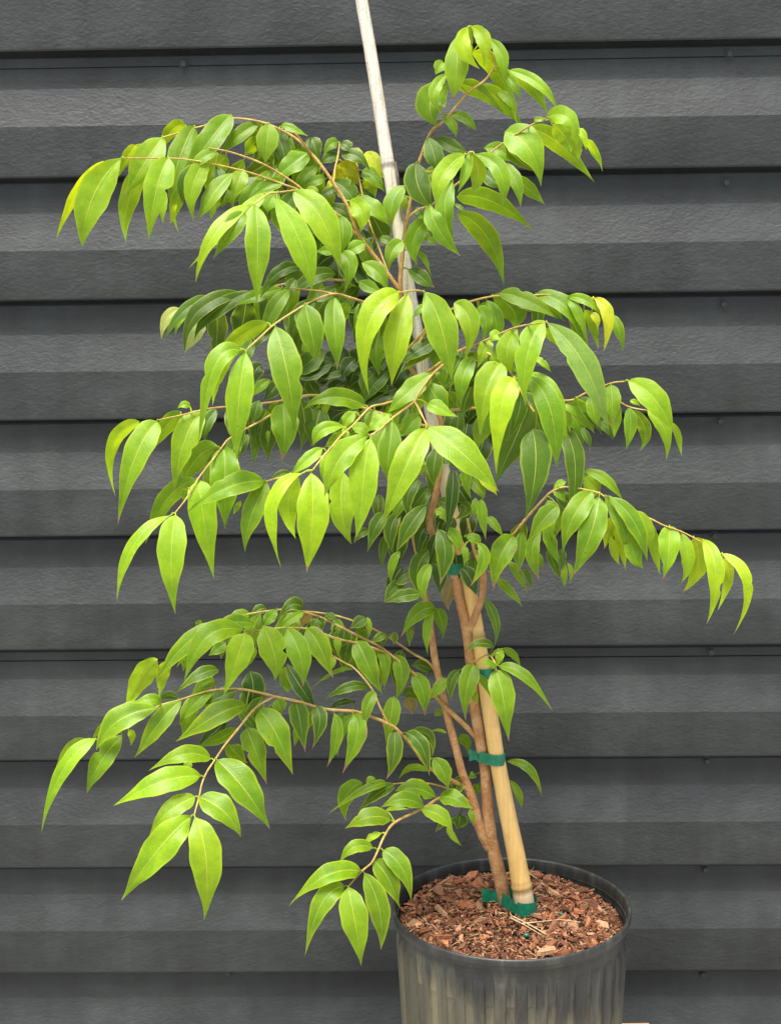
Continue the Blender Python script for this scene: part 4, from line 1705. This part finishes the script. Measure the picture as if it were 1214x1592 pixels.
specs = []
tile, br = (0, 0), None
for line in LEAVES.strip().splitlines():
    q = line.split()
    if q[0] == 'T':
        tile = (float(q[1]), float(q[2]))
    elif q[0] == 'B':
        br = q[1]
    else:
        sc = 3.571 if tile == (620, 20) else 4.047
        v = [float(t) / sc for t in q[:7]]
        code = q[7]
        if code == 'x':
            continue
        roll, dz = None, 0.0
        grow = 1.4 if br == 'CO' else 1.2 if code[0] == 'k' else 1.0
        v = [v[0], v[1]] + [v[i % 2] + (v[i] - v[i % 2]) * grow for i in range(2, 6)] + [v[6] * (1 + (grow - 1) * 0.5)]
        for t in q[8:]:
            if t[0] == 'r':
                roll = float(t[1:])
            elif t[0] == 'z':
                dz = float(t[1:]) * 0.013
            else:
                code += t
        rj = random.Random(len(specs)).uniform(-0.004, 0.004)
        specs.append((tile[0] + v[0], tile[1] + v[1], tile[0] + v[2], tile[1] + v[3], tile[0] + v[4], tile[1] + v[5], v[6], code, roll, dz + rj, br))

# shaded leaves hanging behind the front rows, in pairs along the same twigs
rf = random.Random(77)
for name, x0, x1, n_, dzr in (('L1', 385, 600, 12, 2.2), ('L2', 350, 545, 7, 2.2), ('L3', 230, 470, 6, 1.6), ('LX', 380, 620, 9, 1.5), ('L5', 420, 625, 9, 3.0), ('L6', 330, 660, 11, 2.5), ('L7', 330, 460, 4, 2.0),
                              ('F2', 520, 650, 6, 4.5), ('F1', 590, 690, 5, 5.0), ('R2', 650, 880, 7, 2.0), ('R3', 690, 820, 7, 3.5), ('R4', 690, 930, 7, 2.0), ('R5', 800, 1010, 6, 1.8),
                              ('L8a', 300, 620, 9, 2.0), ('L8b', 500, 640, 4, 1.5), ('L9', 230, 580, 9, 2.0)):
    pts = [p for p in PATH[name] if x0 <= p[0] <= x1]
    for k in range(n_):
        p = pts[min(len(pts) - 1, int((k + rf.uniform(.2, .8)) / n_ * len(pts)))]
        ln = rf.uniform(52, 82) * (0.85 if name[:2] in ('L8', 'L9', 'R5') else 1)
        an = rf.gauss(-0.18 if name[0] in 'LF' else 0.2, 0.3)
        bx, by = p[0] + rf.uniform(-2, 2), p[1] + rf.uniform(2, 6)
        tx, ty = bx + ln * math.sin(an), by + ln * math.cos(an)
        bow = ln * rf.uniform(0.04, 0.14) * (-1 if an < 0 else 1)
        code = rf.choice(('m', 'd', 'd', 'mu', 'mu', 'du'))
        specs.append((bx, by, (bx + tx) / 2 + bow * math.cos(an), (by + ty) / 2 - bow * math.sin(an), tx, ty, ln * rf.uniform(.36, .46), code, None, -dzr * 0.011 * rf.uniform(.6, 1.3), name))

rank = []
for i, s in enumerate(specs):
    ln = math.hypot(s[4] - s[0], s[5] - s[1])
    f = 1.0 * (0.35 if s[7][0] in 'k' else 0.7 if s[7][0] == 'd' else 1) * (0.6 if 'u' in s[7] else 1) * (0.6 if s[9] < -0.008 else 1)
    rank.append((ln * s[6] * f, i))
big = {i for _, i in sorted(rank, reverse=True)[:100]}
rest = MB()
for i, s in enumerate(specs):
    sp = s[:10] + (PATH[s[10]], s[10])
    if i in big:
        mb = MB()
        leaf_mesh(mb, sp)
        o = mb.build('leaf', M_LEAF, BOBJ[HOME.get(s[10], s[10])], origin=root, attr=True)
        if s[7][0] == 'Y':
            o['label'] = 'yellowed leaf'
    else:
        leaf_mesh(rest, sp)
fo = rest.build('foliage', M_LEAF, tree, origin=root, attr=True)
tag(fo, kind='stuff')

# ------------------------------------------------------------------ green tape ties
def hull2(pts):
    pts = sorted(set((round(x, 6), round(y, 6)) for x, y in pts))
    def half(ps):
        h_ = []
        for p in ps:
            while len(h_) > 1 and (h_[-1][0] - h_[-2][0]) * (p[1] - h_[-2][1]) - (h_[-1][1] - h_[-2][1]) * (p[0] - h_[-2][0]) <= 0:
                h_.pop()
            h_.append(p)
        return h_
    a, b = half(pts), half(pts[::-1])
    return a[:-1] + b[:-1]


def tie(py, wpx, label, stem_px, tail, tilt=0.0, low=0.0):
    sp, sr = stake_at(py)
    a = [t for t in PATH['SA']]
    d, (sx, sy, so) = nearest(a, stem_px[0], stem_px[1])
    tp = at(sx, sy, so)
    tr = px_r(stem_px[2], tp)
    z = (sp.z + tp.z) / 2 if not low else SOIL + low
    pts = []
    for c, r in ((sp, sr), (tp, tr)):
        for k in range(28):
            an = 2 * math.pi * k / 28
            pts.append((c.x + (r + .0011) * math.cos(an), c.y + (r + .0011) * math.sin(an)))
    hl = hull2(pts)
    # even out the corners of the band
    ring = []
    n = len(hl)
    for i in range(n):
        p, q = Vector(hl[i]), Vector(hl[(i + 1) % n])
        m_ = max(1, int((q - p).length / 0.002))
        for k in range(m_):
            ring.append(p.lerp(q, k / m_))
    h_ = px_r(wpx, sp) * 1.02
    mb = MB()
    vs = []
    mx_ = sum(p.x for p in ring) / len(ring)
    for row in range(5):
        t = row / 4 - .5
        for j, p in enumerate(ring):
            w_ = 0.0006 * noise.noise(Vector((p.x * 160, p.y * 160, row * .7))) + (.0003 if abs(t) > .4 else 0)
            dirv = (p - Vector((mx_, sp.y)))
            dirv = dirv.normalized() if dirv.length else dirv
            vs.append((p.x + dirv.x * w_, p.y + dirv.y * w_, z + t * h_ + tilt * (p.x - mx_) + 0.0006 * noise.noise(Vector((p.x * 90, p.y * 90, 3)))))
    n = len(ring)
    mb.add(vs, [(r_ * n + k, r_ * n + (k + 1) % n, (r_ + 1) * n + (k + 1) % n, (r_ + 1) * n + k) for r_ in range(4) for k in range(n)])
    if tail:
        left = min(ring, key=lambda p: p.x)
        tv = []
        for i in range(8):
            t = i / 7
            for row in range(3):
                s_ = row / 2 - .5
                tv.append((left.x + .0035 * (1 - t) - tail[0] * t, left.y - .0035 * (1 - t) - tail[1] * t + .0018 * math.sin(t * 5 + s_) - .001,
                           z + s_ * h_ * .94 + tail[2] * t - tilt * 0.01 + .0008 * math.sin(t * 7 + s_ * 3)))
        mb.add(tv, [(i * 3 + k, i * 3 + k + 1, (i + 1) * 3 + k + 1, (i + 1) * 3 + k) for i in range(7) for k in range(2)])
    o = mb.build('tape_tie', M_TAPE, origin=(sp.x, sp.y, z), sharp=50)
    o.location = (sp.x, sp.y, z)
    tag(o, label, 'tape tie', 'green tape ties on the stake')
    return o


tie(881, 17, 'topmost green tape tie, half hidden under the dark leaves', (703, 884, 6.6), None)
tie(1046, 16, 'green tape tie on the stake behind the short right twig', (733, 1044, 7.6), None)
tie(1176, 18, 'green tape tie around the bare lower trunk and stake, tail sticking out left', (750, 1176, 8.3), (.0095, .002, .002), 0.02)
tie(1416, 22, 'green tape tie at the foot of trunk and stake, tail lying on the mulch', (788, 1409, 10.6), (.020, .002, .004), 0.0, low=0.0150)
